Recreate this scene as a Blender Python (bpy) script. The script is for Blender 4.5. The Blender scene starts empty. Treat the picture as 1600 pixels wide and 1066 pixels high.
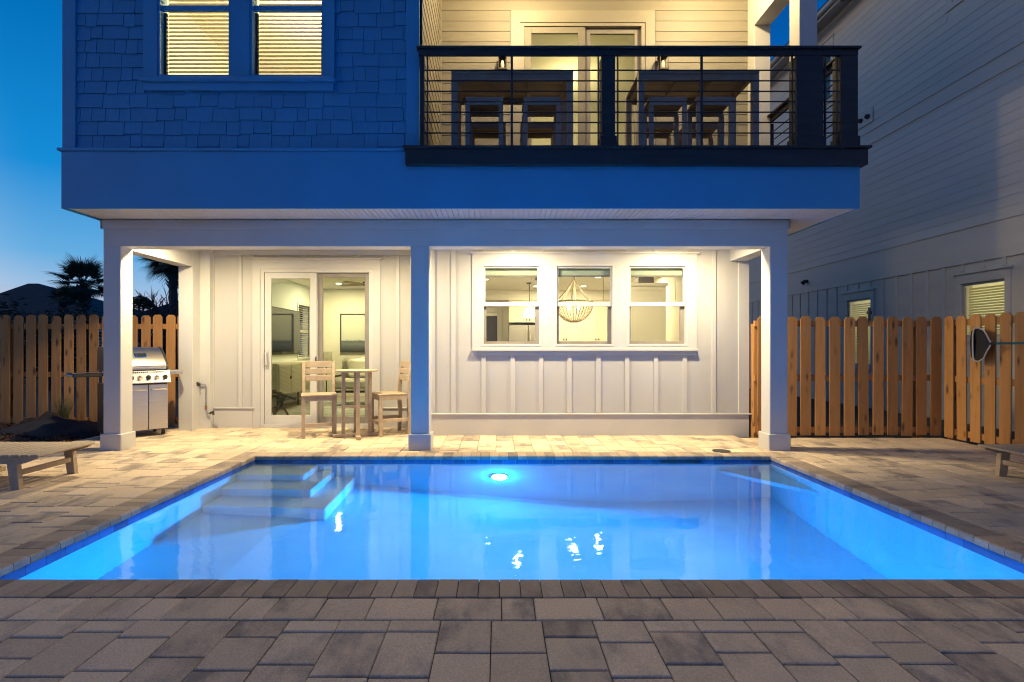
import bpy, math, random
from mathutils import Vector, Matrix, noise as mnoise
R = math.radians
PI = math.pi
rng = random.Random(11)
scn = bpy.context.scene
col = scn.collection

# ---------------------------------------------------------------- camera
cam_d = bpy.data.cameras.new('camera')
cam = bpy.data.objects.new('camera', cam_d); col.objects.link(cam)
cam.location = (0, 0, 1.3); cam.rotation_euler = (R(90), 0, 0)
cam_d.sensor_width = 36; cam_d.lens = 36 * 820 / 1600
cam_d.shift_x = 21 / 1600; cam_d.shift_y = 11 / 1600
cam_d.clip_start = .05; cam_d.clip_end = 2000
scn.camera = cam

# ---------------------------------------------------------------- view / sampling
scn.view_settings.view_transform = 'Standard'
scn.view_settings.look = 'None'
scn.view_settings.exposure = 0.0
scn.view_settings.gamma = 1.0
scn.view_settings.use_curve_mapping = False
cy = scn.cycles
cy.use_denoising = True; cy.filter_width = 1.1
cy.max_bounces = 10; cy.diffuse_bounces = 4; cy.glossy_bounces = 4
cy.transmission_bounces = 8; cy.transparent_max_bounces = 12
cy.sample_clamp_indirect = 6.0
cy.caustics_refractive = True; cy.caustics_reflective = False
cy.blur_glossy = 0.3

# ---------------------------------------------------------------- world: dusk sky, afterglow to the left behind the house, added lobe out of view
W = bpy.data.worlds.new('World'); scn.world = W; W.use_nodes = True
wn = W.node_tree.nodes; wl = W.node_tree.links; wn.clear()
def wnode(t, **k):
    n = wn.new(t)
    for a, b in k.items(): setattr(n, a, b)
    return n
tc = wnode('ShaderNodeTexCoord'); sep = wnode('ShaderNodeSeparateXYZ')
wl.new(tc.outputs['Generated'], sep.inputs[0])
def ramp(stops):
    r = wnode('ShaderNodeValToRGB'); e = r.color_ramp.elements
    while len(e) < len(stops): e.new(.5)
    for q, (p, c) in zip(e, stops): q.position = p; q.color = (*c, 1)
    wl.new(sep.outputs['Z'], r.inputs[0]); return r
r_glow = ramp([(0, (.72, .55, .52)), (.055, (.52, .50, .60)), (.09, (.33, .52, .76)), (.14, (.13, .42, .76)), (.26, (.008, .265, .68)), (.45, (.001, .16, .50)), (.62, (.001, .07, .27)), (1, (.001, .028, .13))])
r_cold = ramp([(0, (.022, .17, .56)), (.10, (.006, .18, .70)), (.28, (.001, .16, .68)), (.5, (.001, .075, .32)), (1, (.001, .028, .13))])
dot = wnode('ShaderNodeVectorMath', operation='DOT_PRODUCT'); dot.inputs[1].default_value = (-.90, .43, 0)
wl.new(tc.outputs['Generated'], dot.inputs[0])
mr = wnode('ShaderNodeMapRange', interpolation_type='SMOOTHSTEP')
mr.inputs['From Min'].default_value = -.35; mr.inputs['From Max'].default_value = .70
wl.new(dot.outputs['Value'], mr.inputs['Value'])
mx = wnode('ShaderNodeMix', data_type='RGBA')
wl.new(mr.outputs['Result'], mx.inputs['Factor']); wl.new(r_cold.outputs[0], mx.inputs['A']); wl.new(r_glow.outputs[0], mx.inputs['B'])
bg = wnode('ShaderNodeBackground'); bg.inputs['Strength'].default_value = 1.0
out = wnode('ShaderNodeOutputWorld')
r_side_fill = ramp([(0, (2.0, 1.4, 1.0)), (.10, (1.7, 1.3, 1.05)), (.22, (1.05, .98, .95)), (.4, (.32, .44, .60)), (.62, (.003, .07, .27)), (1, (.001, .028, .13))])  # added out-of-view sky lobe, brightened to light the neighbour wall
dot2 = wnode('ShaderNodeVectorMath', operation='DOT_PRODUCT'); dot2.inputs[1].default_value = (-1, -.05, 0)
wl.new(tc.outputs['Generated'], dot2.inputs[0])
mr2 = wnode('ShaderNodeMapRange', interpolation_type='SMOOTHSTEP')
mr2.inputs['From Min'].default_value = .60; mr2.inputs['From Max'].default_value = 1.0
wl.new(dot2.outputs['Value'], mr2.inputs['Value'])
mx2 = wnode('ShaderNodeMix', data_type='RGBA')
wl.new(mr2.outputs['Result'], mx2.inputs['Factor']); wl.new(mx.outputs['Result'], mx2.inputs['A']); wl.new(r_side_fill.outputs[0], mx2.inputs['B'])
wl.new(mx2.outputs['Result'], bg.inputs[0]); wl.new(bg.outputs[0], out.inputs[0])

# ---------------------------------------------------------------- lamps the place has, plus one added kitchen can
WARM = (1, .80, .47); WARM2 = (1, .75, .38); IN_WARM = (1, .80, .46)
def disk_lamp(name, loc, watt, color=WARM, size=.11, rot=(0, 0, 0), spread=None):
    l = bpy.data.lights.new(name, 'AREA'); l.shape = 'DISK'; l.size = size; l.energy = watt; l.color = color
    if spread: l.spread = R(spread)
    o = bpy.data.objects.new(name, l); o.location = loc; o.rotation_euler = rot; col.objects.link(o); return o
def point_lamp(name, loc, watt, color=WARM, radius=.05):
    l = bpy.data.lights.new(name, 'POINT'); l.energy = watt; l.color = color; l.shadow_soft_size = radius
    o = bpy.data.objects.new(name, l); o.location = loc; col.objects.link(o); return o
PORCH_CANS = [(-4.35, 7.1), (-2.0, 7.2), (.3, 7.03), (2.55, 7.03)]
for x, y in PORCH_CANS: disk_lamp('porch_ceiling_lamp', (x, y, 2.80), 104, WARM, .14)
LIVING_CANS = [(-3.9, 12.8), (-2.6, 11.2)]
for x, y in LIVING_CANS: disk_lamp('living_downlight_lamp', (x, y, 2.855), 85, IN_WARM, .09)
KITCHEN_CANS = [(.95, 13.3), (2.15, 13.3), (2.2, 11.6), (-.3, 12.0), (.4, 10.6), (3.1, 11.4), (2.2, 8.9)]  # last can is added to light the pantry front
for x, y in KITCHEN_CANS: disk_lamp('kitchen_downlight_lamp', (x, y, 2.855), 36, IN_WARM, .09)
for x in (.3, 3.0): point_lamp('balcony_ceiling_lamp', (x, 7.0, 6.62), 185, WARM2, .08)
point_lamp('upstairs_room_lamp', (-2.9, 8.2, 6.1), 340, WARM2, .15)
point_lamp('balcony_room_lamp', (1.4, 10.4, 6.2), 60, WARM2, .15)
point_lamp('pool_lamp_glow', (0.01, 6.20, -.64), 22, (.01, .32, 1.0), .05)
disk_lamp('pool_lamp', (0.01, 6.29, -.66), 450, (.003, .335, 1.0), .18, (R(-97), 0, 0))

# ---------------------------------------------------------------- materials
MATS = {}
def nodes_of(name):
    m = bpy.data.materials.new(name); m.use_nodes = True; t = m.node_tree; t.nodes.clear()
    o = t.nodes.new('ShaderNodeOutputMaterial'); return m, t, o
def N(t, ty, **k):
    n = t.nodes.new(ty)
    for a, b in k.items(): setattr(n, a, b)
    return n
def rnd_node(t):
    oi = N(t, 'ShaderNodeObjectInfo'); g = N(t, 'ShaderNodeNewGeometry')
    a = N(t, 'ShaderNodeMath', operation='ADD'); f = N(t, 'ShaderNodeMath', operation='FRACT')
    t.links.new(oi.outputs['Random'], a.inputs[0]); t.links.new(g.outputs['Random Per Island'], a.inputs[1])
    t.links.new(a.outputs[0], f.inputs[0]); return f.outputs[0]
def coords(t, scale=(1, 1, 1), spread=20):
    c = N(t, 'ShaderNodeTexCoord'); mp = N(t, 'ShaderNodeMapping'); mp.inputs['Scale'].default_value = scale
    r = rnd_node(t); m = N(t, 'ShaderNodeMath', operation='MULTIPLY'); m.inputs[1].default_value = spread
    ad = N(t, 'ShaderNodeVectorMath', operation='ADD')
    t.links.new(r, m.inputs[0]); t.links.new(c.outputs['Object'], mp.inputs[0])
    t.links.new(mp.outputs[0], ad.inputs[0]); t.links.new(m.outputs[0], ad.inputs[1]); return ad.outputs[0], r
def M(name, c1, c2=None, rough=.6, metal=0, nscale=5, detail=5, lo=.35, hi=.65, stretch=(1, 1, 1), rv=0.0, bump=0, bscale=None, spec=.5, rough2=None):
    """painted / wood / metal surfaces: two tones over noise, small per-piece value change, fine relief"""
    m, t, o = nodes_of(name); L = t.links
    p = N(t, 'ShaderNodeBsdfPrincipled'); L.new(p.outputs[0], o.inputs[0])
    p.inputs['Roughness'].default_value = rough; p.inputs['Metallic'].default_value = metal
    p.inputs['Specular IOR Level'].default_value = spec
    v, r = coords(t, stretch)
    nz = N(t, 'ShaderNodeTexNoise'); nz.inputs['Scale'].default_value = nscale; nz.inputs['Detail'].default_value = detail
    L.new(v, nz.inputs['Vector'])
    mr_ = N(t, 'ShaderNodeMapRange'); mr_.inputs['From Min'].default_value = lo; mr_.inputs['From Max'].default_value = hi
    L.new(nz.outputs['Fac'], mr_.inputs['Value'])
    mix = N(t, 'ShaderNodeMix', data_type='RGBA')
    mix.inputs['A'].default_value = (*c1, 1); mix.inputs['B'].default_value = (*(c2 or tuple(x * .9 for x in c1)), 1)
    L.new(mr_.outputs[0], mix.inputs['Factor'])
    c = mix.outputs['Result']
    if rv:
        h = N(t, 'ShaderNodeMapRange'); h.inputs['To Min'].default_value = 1 - rv; h.inputs['To Max'].default_value = 1 + rv
        L.new(r, h.inputs['Value']); mu = N(t, 'ShaderNodeVectorMath', operation='SCALE'); L.new(c, mu.inputs[0]); L.new(h.outputs[0], mu.inputs['Scale']); c = mu.outputs[0]
    L.new(c, p.inputs['Base Color'])
    if rough2 is not None:
        q = N(t, 'ShaderNodeMapRange'); q.inputs['To Min'].default_value = rough; q.inputs['To Max'].default_value = rough2
        L.new(nz.outputs['Fac'], q.inputs['Value']); L.new(q.outputs[0], p.inputs['Roughness'])
    if bump:
        n2 = N(t, 'ShaderNodeTexNoise'); n2.inputs['Scale'].default_value = bscale or nscale * 8; n2.inputs['Detail'].default_value = 4
        L.new(v, n2.inputs['Vector']); b = N(t, 'ShaderNodeBump'); b.inputs['Strength'].default_value = bump; b.inputs['Distance'].default_value = .01
        L.new(n2.outputs['Fac'], b.inputs['Height']); L.new(b.outputs[0], p.inputs['Normal'])
    MATS[name] = m; return m
def emit(name, c, s):
    m, t, o = nodes_of(name); e = N(t, 'ShaderNodeEmission'); e.inputs[0].default_value = (*c, 1); e.inputs[1].default_value = s
    t.links.new(e.outputs[0], o.inputs[0]); return m
def glassy(name, tint=(.93, .95, .92), ior=1.5, rough=0.0):
    m, t, o = nodes_of(name); L = t.links
    tr = N(t, 'ShaderNodeBsdfTransparent'); tr.inputs[0].default_value = (*tint, 1)
    gl = N(t, 'ShaderNodeBsdfGlossy'); gl.inputs['Roughness'].default_value = rough
    fr = N(t, 'ShaderNodeFresnel'); fr.inputs['IOR'].default_value = ior
    ge = N(t, 'ShaderNodeNewGeometry'); fb = N(t, 'ShaderNodeMath', operation='SUBTRACT'); fb.inputs[0].default_value = 1; L.new(ge.outputs['Backfacing'], fb.inputs[1])
    fm = N(t, 'ShaderNodeMath', operation='MULTIPLY'); L.new(fr.outputs[0], fm.inputs[0]); L.new(fb.outputs[0], fm.inputs[1])
    mx = N(t, 'ShaderNodeMixShader'); L.new(fm.outputs[0], mx.inputs[0]); L.new(tr.outputs[0], mx.inputs[1]); L.new(gl.outputs[0], mx.inputs[2])
    L.new(mx.outputs[0], o.inputs[0]); return m
def translucent(name, c, tc_, k):
    m, t, o = nodes_of(name); L = t.links
    d = N(t, 'ShaderNodeBsdfDiffuse'); d.inputs[0].default_value = (*c, 1)
    s = N(t, 'ShaderNodeBsdfTranslucent'); s.inputs[0].default_value = (*tc_, 1)
    mx = N(t, 'ShaderNodeMixShader'); mx.inputs[0].default_value = k
    L.new(d.outputs[0], mx.inputs[1]); L.new(s.outputs[0], mx.inputs[2]); L.new(mx.outputs[0], o.inputs[0]); return m

white = M('white_trim_paint', (.56, .555, .53), (.53, .525, .50), rough=.45, nscale=2, bump=.02, bscale=90)
porch_white = M('porch_wall_paint', (.49, .48, .455), (.455, .445, .42), rough=.55, nscale=1.6, bump=.05, bscale=60, stretch=(1, 1, .25))
upper_blue = M('upper_trim_blue_light', (.06, .30, .52), (.055, .28, .49), rough=.5, nscale=2, bump=.02, bscale=90)  # blue of dusk and pool light put into the white trim's colour
porch_trim = M('porch_trim_paint', (.53, .52, .49), (.50, .49, .465), rough=.45, nscale=2, bump=.02, bscale=90)
shingle_m = M('shingle_blue_light', (.06, .29, .50), (.05, .26, .45), rough=.7, nscale=14, stretch=(6, 6, .5), rv=.07, bump=.25, bscale=40)  # blue light from pool and sky carried in the shingle colour
siding_m = M('siding_paint', (.21, .192, .15), (.195, .178, .14), rough=.6, nscale=3, stretch=(.3, 1, 3), rv=.02, bump=.06, bscale=40)
balcony_trim = M('balcony_trim_paint', (.26, .238, .188), (.245, .224, .176), rough=.5, nscale=2)
nb_m = M('neighbor_siding_paint', (.72, .68, .60), (.66, .625, .555), rough=.7, nscale=2, stretch=(1, .25, 2), rv=.035, bump=.08, bscale=50)
black = M('black_railing_metal', (.014, .014, .016), (.022, .022, .024), rough=.42, nscale=8)
blackwood = M('black_stained_board', (.016, .016, .018), (.026, .025, .025), rough=.6, nscale=5, stretch=(.4, 3, 3), bump=.15)
deckwood = M('deck_board', (.16, .13, .10), (.10, .085, .07), rough=.7, nscale=6, stretch=(.5, 6, 6), rv=.12, bump=.2)
furn = M('poly_lumber', (.45, .35, .23), (.38, .295, .195), rough=.6, nscale=5, stretch=(3, 3, 3), rv=.05, bump=.12, bscale=70)
steel = M('brushed_steel', (.60, .57, .52), (.52, .50, .46), rough=.30, metal=1, nscale=9, stretch=(.3, 1, 14), rough2=.42)
chrome = M('chrome', (.75, .74, .72), rough=.12, metal=1)
darkmetal = M('dark_enamel', (.02, .02, .022), (.03, .03, .03), rough=.3, nscale=4)
rubber = M('rubber', (.02, .02, .02), rough=.8)
bronze = M('dark_bronze', (.05, .04, .032), rough=.4, metal=.6)
brass = M('brass_valve', (.40, .20, .08), rough=.4, metal=.8)
pvc = M('galvanised_pipe', (.36, .35, .33), (.28, .27, .26), rough=.4, metal=.7, nscale=20)
soil = M('dark_soil', (.05, .036, .026), (.028, .02, .015), rough=1, nscale=10, bump=.6, bscale=30)
mulch_m = M('mulch_chips', (.10, .05, .028), (.05, .026, .016), rough=.95, nscale=20, rv=.5, bump=.4)
fabric_black = M('black_fabric', (.018, .017, .019), (.03, .028, .03), rough=.85, nscale=8, bump=.3)
grass_m = M('grass_blade', (.10, .12, .045), (.16, .14, .06), rough=.7, nscale=3, rv=.3)
leaf_dark = M('dark_leaf', (.035, .05, .022), (.05, .06, .03), rough=.7, nscale=3, rv=.3)
palm_m = M('palm_leaf', (.05, .065, .03), (.07, .075, .04), rough=.55, nscale=3, rv=.25)
bark = M('bark', (.11, .085, .065), (.06, .048, .038), rough=.95, nscale=8, stretch=(3, 3, 1), bump=.8, bscale=14)
roof_m = M('dark_roof_shingle', (.05, .045, .045), (.035, .032, .032), rough=.9, nscale=6, rv=.2, bump=.3)
ground_m = M('yard_ground', (.075, .065, .045), (.045, .05, .028), rough=1, nscale=.6, detail=8, bump=.5, bscale=12)
room_wall = M('room_wall_paint', (.74, .72, .64), (.72, .70, .62), rough=.7, nscale=2)
room_cool = M('cool_room_paint', (.62, .66, .64), (.60, .64, .62), rough=.7, nscale=2)
floor_in = M('plank_flooring', (.30, .26, .20), (.24, .20, .155), rough=.35, nscale=4, stretch=(6, .6, 1), rv=.12)
rug_m = M('grey_rug', (.45, .46, .44), (.28, .30, .31), rough=1, nscale=4, bump=.4)
cab_white = M('cabinet_paint', (.80, .77, .67), (.78, .75, .65), rough=.4, nscale=2)
reed_m = M('whitewashed_reed', (.58, .55, .44), (.50, .47, .37), rough=.6, nscale=10, stretch=(1, 8, 1))
cushion = M('cushion_linen', (.50, .48, .41), (.45, .43, .37), rough=1, nscale=20, bump=.2)
frame_dark = M('dark_frame', (.05, .045, .04), rough=.5)
screen_glass = M('tv_screen', (.02, .022, .02), rough=.06, spec=.9)
bead_m = M('wooden_bead', (.70, .60, .42), (.62, .52, .36), rough=.5, nscale=30)
sash_tan = M('screen_frame', (.24, .22, .19), (.21, .19, .17), rough=.5)
blind_cloth = M('folded_blind', (.34, .40, .33), (.40, .45, .38), rough=.7, nscale=6, stretch=(1, 1, 8))
slat_m = translucent('blind_slat_vinyl', (.80, .74, .58), (.85, .78, .58), .38)
nslat_m = translucent('neighbor_slat_vinyl', (.80, .78, .62), (.82, .80, .58), .45)
shade_glass = emit('lit_lamp_glass', (1, .86, .62), 5)
bulb = emit('lit_bulb', (1, .86, .6), 25)
can_lens = emit('lit_downlight_lens', (1, .88, .66), 12)
pool_lens = emit('lit_pool_lens', (.45, .72, 1), 14)
glass = glassy('window_glass'); glass_g = glassy('tinted_glass', (.86, .90, .83))
teal = M('teal_pole', (.01, .16, .19), (.012, .13, .16), rough=.35, nscale=4)
greyplastic = M('grey_plastic', (.42, .41, .40), (.37, .36, .36), rough=.5)
netm = M('black_mesh', (.02, .018, .02), rough=.9)

def wood_material(name, a, b, knot):
    m, t, o = nodes_of(name); L = t.links
    p = N(t, 'ShaderNodeBsdfPrincipled'); L.new(p.outputs[0], o.inputs[0]); p.inputs['Roughness'].default_value = .75
    v, r = coords(t, (1, 1, 1), 30)
    mp = N(t, 'ShaderNodeMapping'); mp.inputs['Scale'].default_value = (14, 14, .7); L.new(v, mp.inputs[0])
    nz = N(t, 'ShaderNodeTexNoise'); nz.inputs['Scale'].default_value = 2.2; nz.inputs['Detail'].default_value = 7; nz.inputs['Distortion'].default_value = .6
    L.new(mp.outputs[0], nz.inputs['Vector'])
    cr = N(t, 'ShaderNodeMapRange'); cr.inputs['From Min'].default_value = .3; cr.inputs['From Max'].default_value = .7; L.new(nz.outputs['Fac'], cr.inputs['Value'])
    mix = N(t, 'ShaderNodeMix', data_type='RGBA'); mix.inputs['A'].default_value = (*a, 1); mix.inputs['B'].default_value = (*b, 1); L.new(cr.outputs[0], mix.inputs['Factor'])
    mp2 = N(t, 'ShaderNodeMapping'); mp2.inputs['Scale'].default_value = (11, 11, 3.4); L.new(v, mp2.inputs[0])
    vo = N(t, 'ShaderNodeTexVoronoi'); vo.inputs['Scale'].default_value = .8; L.new(mp2.outputs[0], vo.inputs['Vector'])
    kr = N(t, 'ShaderNodeMapRange'); kr.inputs['From Min'].default_value = .10; kr.inputs['From Max'].default_value = .27; kr.inputs['To Min'].default_value = 1; kr.inputs['To Max'].default_value = 0
    L.new(vo.outputs['Distance'], kr.inputs['Value'])
    n3 = N(t, 'ShaderNodeTexNoise'); n3.inputs['Scale'].default_value = 3.1; L.new(v, n3.inputs['Vector'])
    gt = N(t, 'ShaderNodeMapRange'); gt.inputs['From Min'].default_value = .40; gt.inputs['From Max'].default_value = .54; L.new(n3.outputs['Fac'], gt.inputs['Value'])
    km = N(t, 'ShaderNodeMath', operation='MULTIPLY'); L.new(kr.outputs[0], km.inputs[0]); L.new(gt.outputs[0], km.inputs[1])
    mix2 = N(t, 'ShaderNodeMix', data_type='RGBA'); mix2.inputs['B'].default_value = (*knot, 1)
    L.new(km.outputs[0], mix2.inputs['Factor']); L.new(mix.outputs['Result'], mix2.inputs['A'])
    h = N(t, 'ShaderNodeMapRange'); h.inputs['To Min'].default_value = .66; h.inputs['To Max'].default_value = 1.2; L.new(r, h.inputs['Value'])
    mu = N(t, 'ShaderNodeVectorMath', operation='SCALE'); L.new(mix2.outputs['Result'], mu.inputs[0]); L.new(h.outputs[0], mu.inputs['Scale'])
    L.new(mu.outputs[0], p.inputs['Base Color'])
    b_ = N(t, 'ShaderNodeBump'); b_.inputs['Strength'].default_value = .25; b_.inputs['Distance'].default_value = .006; L.new(nz.outputs['Fac'], b_.inputs['Height']); L.new(b_.outputs[0], p.inputs['Normal'])
    return m
picket_m = wood_material('cedar_picket', (.53, .265, .082), (.41, .188, .056), (.11, .05, .022))

def paver_material(name, light, mid, dark, amount, rough=.8):
    """each paver is blended: tan face with its own charcoal smudges dragged along it"""
    m, t, o = nodes_of(name); L = t.links
    p = N(t, 'ShaderNodeBsdfPrincipled'); L.new(p.outputs[0], o.inputs[0]); p.inputs['Roughness'].default_value = rough
    v, r = coords(t, (1, 1, 1), 40)
    mp = N(t, 'ShaderNodeMapping'); mp.inputs['Scale'].default_value = (4.2, 2.2, 3); L.new(v, mp.inputs[0])
    nz = N(t, 'ShaderNodeTexNoise'); nz.inputs['Scale'].default_value = 1.3; nz.inputs['Detail'].default_value = 9; nz.inputs['Roughness'].default_value = .62
    L.new(mp.outputs[0], nz.inputs['Vector'])
    r2 = N(t, 'ShaderNodeMath', operation='MULTIPLY'); r2.inputs[1].default_value = 7.31; L.new(r, r2.inputs[0])
    r3 = N(t, 'ShaderNodeMath', operation='FRACT'); L.new(r2.outputs[0], r3.inputs[0])
    sh = N(t, 'ShaderNodeMapRange'); sh.inputs['To Min'].default_value = -.16 + amount; sh.inputs['To Max'].default_value = .15 + amount; L.new(r3.outputs[0], sh.inputs['Value'])
    ad = N(t, 'ShaderNodeMath', operation='ADD'); L.new(nz.outputs['Fac'], ad.inputs[0]); L.new(sh.outputs[0], ad.inputs[1])
    cr = N(t, 'ShaderNodeValToRGB'); e = cr.color_ramp.elements; e.new(.5)
    for q, (ps, c) in zip(e, ((.42, light), (.54, mid), (.70, dark))): q.position = ps; q.color = (*c, 1)
    L.new(ad.outputs[0], cr.inputs[0])
    fn = N(t, 'ShaderNodeTexNoise'); fn.inputs['Scale'].default_value = 115; fn.inputs['Detail'].default_value = 3; L.new(v, fn.inputs['Vector'])
    fm = N(t, 'ShaderNodeMapRange'); fm.inputs['From Min'].default_value = .3; fm.inputs['From Max'].default_value = .7; fm.inputs['To Min'].default_value = .82; fm.inputs['To Max'].default_value = 1.14; L.new(fn.outputs['Fac'], fm.inputs['Value'])
    h = N(t, 'ShaderNodeMapRange'); h.inputs['To Min'].default_value = .86; h.inputs['To Max'].default_value = 1.12; L.new(r, h.inputs['Value'])
    mm = N(t, 'ShaderNodeMath', operation='MULTIPLY'); L.new(fm.outputs[0], mm.inputs[0]); L.new(h.outputs[0], mm.inputs[1])
    mu = N(t, 'ShaderNodeVectorMath', operation='SCALE'); L.new(cr.outputs[0], mu.inputs[0]); L.new(mm.outputs[0], mu.inputs['Scale'])
    L.new(mu.outputs[0], p.inputs['Base Color'])
    b_ = N(t, 'ShaderNodeBump'); b_.inputs['Strength'].default_value = .6; b_.inputs['Distance'].default_value = .003
    L.new(fn.outputs['Fac'], b_.inputs['Height']); L.new(b_.outputs[0], p.inputs['Normal'])
    return m
paver_m = paver_material('blended_paver', (.68, .535, .37), (.58, .46, .325), (.30, .245, .20), -.035)
coping_m = paver_material('coping_paver', (.40, .31, .225), (.34, .265, .20), (.21, .17, .14), .0)

def plaster_material():
    m, t, o = nodes_of('pool_plaster'); L = t.links
    p = N(t, 'ShaderNodeBsdfPrincipled'); L.new(p.outputs[0], o.inputs[0]); p.inputs['Roughness'].default_value = .8
    c = N(t, 'ShaderNodeTexCoord'); nz = N(t, 'ShaderNodeTexNoise'); nz.inputs['Scale'].default_value = 1.6; nz.inputs['Detail'].default_value = 9; L.new(c.outputs['Object'], nz.inputs['Vector'])
    cr = N(t, 'ShaderNodeValToRGB'); e = cr.color_ramp.elements
    e[0].position = .38; e[0].color = (.33, .66, .80, 1); e[1].position = .66; e[1].color = (.44, .75, .85, 1)
    L.new(nz.outputs['Fac'], cr.inputs[0]); L.new(cr.outputs[0], p.inputs['Base Color']); return m
plaster = plaster_material()
step_lit_plaster = M('step_lit_plaster', (.78, .80, .80), (.70, .75, .77), rough=.8, nscale=2)  # paler than the pool plaster, in place of porch light on the treads
tile_m = M('waterline_tile', (.045, .13, .33), (.03, .085, .25), rough=.2, nscale=3, rv=.3)
def water_material():
    m, t, o = nodes_of('pool_water'); L = t.links
    g = N(t, 'ShaderNodeBsdfGlass'); g.inputs['IOR'].default_value = 1.24; g.inputs['Roughness'].default_value = 0.0; g.inputs['Color'].default_value = (.80, .96, 1, 1)
    c = N(t, 'ShaderNodeTexCoord')
    hs = []
    for sc, st in (((1, 1.6, 1), 2.6), ((1, 1.25, 1), 15.0)):
        mp = N(t, 'ShaderNodeMapping'); mp.inputs['Scale'].default_value = sc; L.new(c.outputs['Object'], mp.inputs[0])
        n = N(t, 'ShaderNodeTexNoise'); n.inputs['Scale'].default_value = st; n.inputs['Detail'].default_value = 2; L.new(mp.outputs[0], n.inputs['Vector']); hs.append(n)
    k = N(t, 'ShaderNodeMath', operation='MULTIPLY'); k.inputs[1].default_value = .30; L.new(hs[1].outputs['Fac'], k.inputs[0])
    a = N(t, 'ShaderNodeMath', operation='ADD'); L.new(hs[0].outputs['Fac'], a.inputs[0]); L.new(k.outputs[0], a.inputs[1])
    b = N(t, 'ShaderNodeBump'); b.inputs['Strength'].default_value = .5; b.inputs['Distance'].default_value = .005; L.new(a.outputs[0], b.inputs['Height']); L.new(b.outputs[0], g.inputs['Normal'])
    L.new(g.outputs[0], o.inputs[0]); return m
water_m = water_material()
def seascape_material():
    m, t, o = nodes_of('seascape_print'); L = t.links
    p = N(t, 'ShaderNodeBsdfPrincipled'); L.new(p.outputs[0], o.inputs[0]); p.inputs['Roughness'].default_value = .8
    c = N(t, 'ShaderNodeTexCoord'); s = N(t, 'ShaderNodeSeparateXYZ'); L.new(c.outputs['Generated'], s.inputs[0])
    mp = N(t, 'ShaderNodeMapping'); mp.inputs['Scale'].default_value = (3, 1, 14); L.new(c.outputs['Generated'], mp.inputs[0])
    n = N(t, 'ShaderNodeTexNoise'); n.inputs['Scale'].default_value = 2; n.inputs['Detail'].default_value = 6; L.new(mp.outputs[0], n.inputs['Vector'])
    k = N(t, 'ShaderNodeMath', operation='MULTIPLY_ADD'); k.inputs[1].default_value = .10; k.inputs[2].default_value = -.05; L.new(n.outputs['Fac'], k.inputs[0])
    a = N(t, 'ShaderNodeMath', operation='ADD'); L.new(s.outputs['Z'], a.inputs[0]); L.new(k.outputs[0], a.inputs[1])
    cr = N(t, 'ShaderNodeValToRGB'); e = cr.color_ramp.elements
    for _ in range(4): e.new(.5)
    for q, (ps, cc) in zip(e, ((0, (.03, .035, .035)), (.10, (.09, .10, .095)), (.2, (.16, .18, .17)), (.27, (.10, .12, .12)), (.32, (.50, .52, .46)), (1, (.60, .60, .50)))): q.position = ps; q.color = (*cc, 1)
    L.new(a.outputs[0], cr.inputs[0]); L.new(cr.outputs[0], p.inputs['Base Color']); return m
sea_m = seascape_material()

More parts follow.
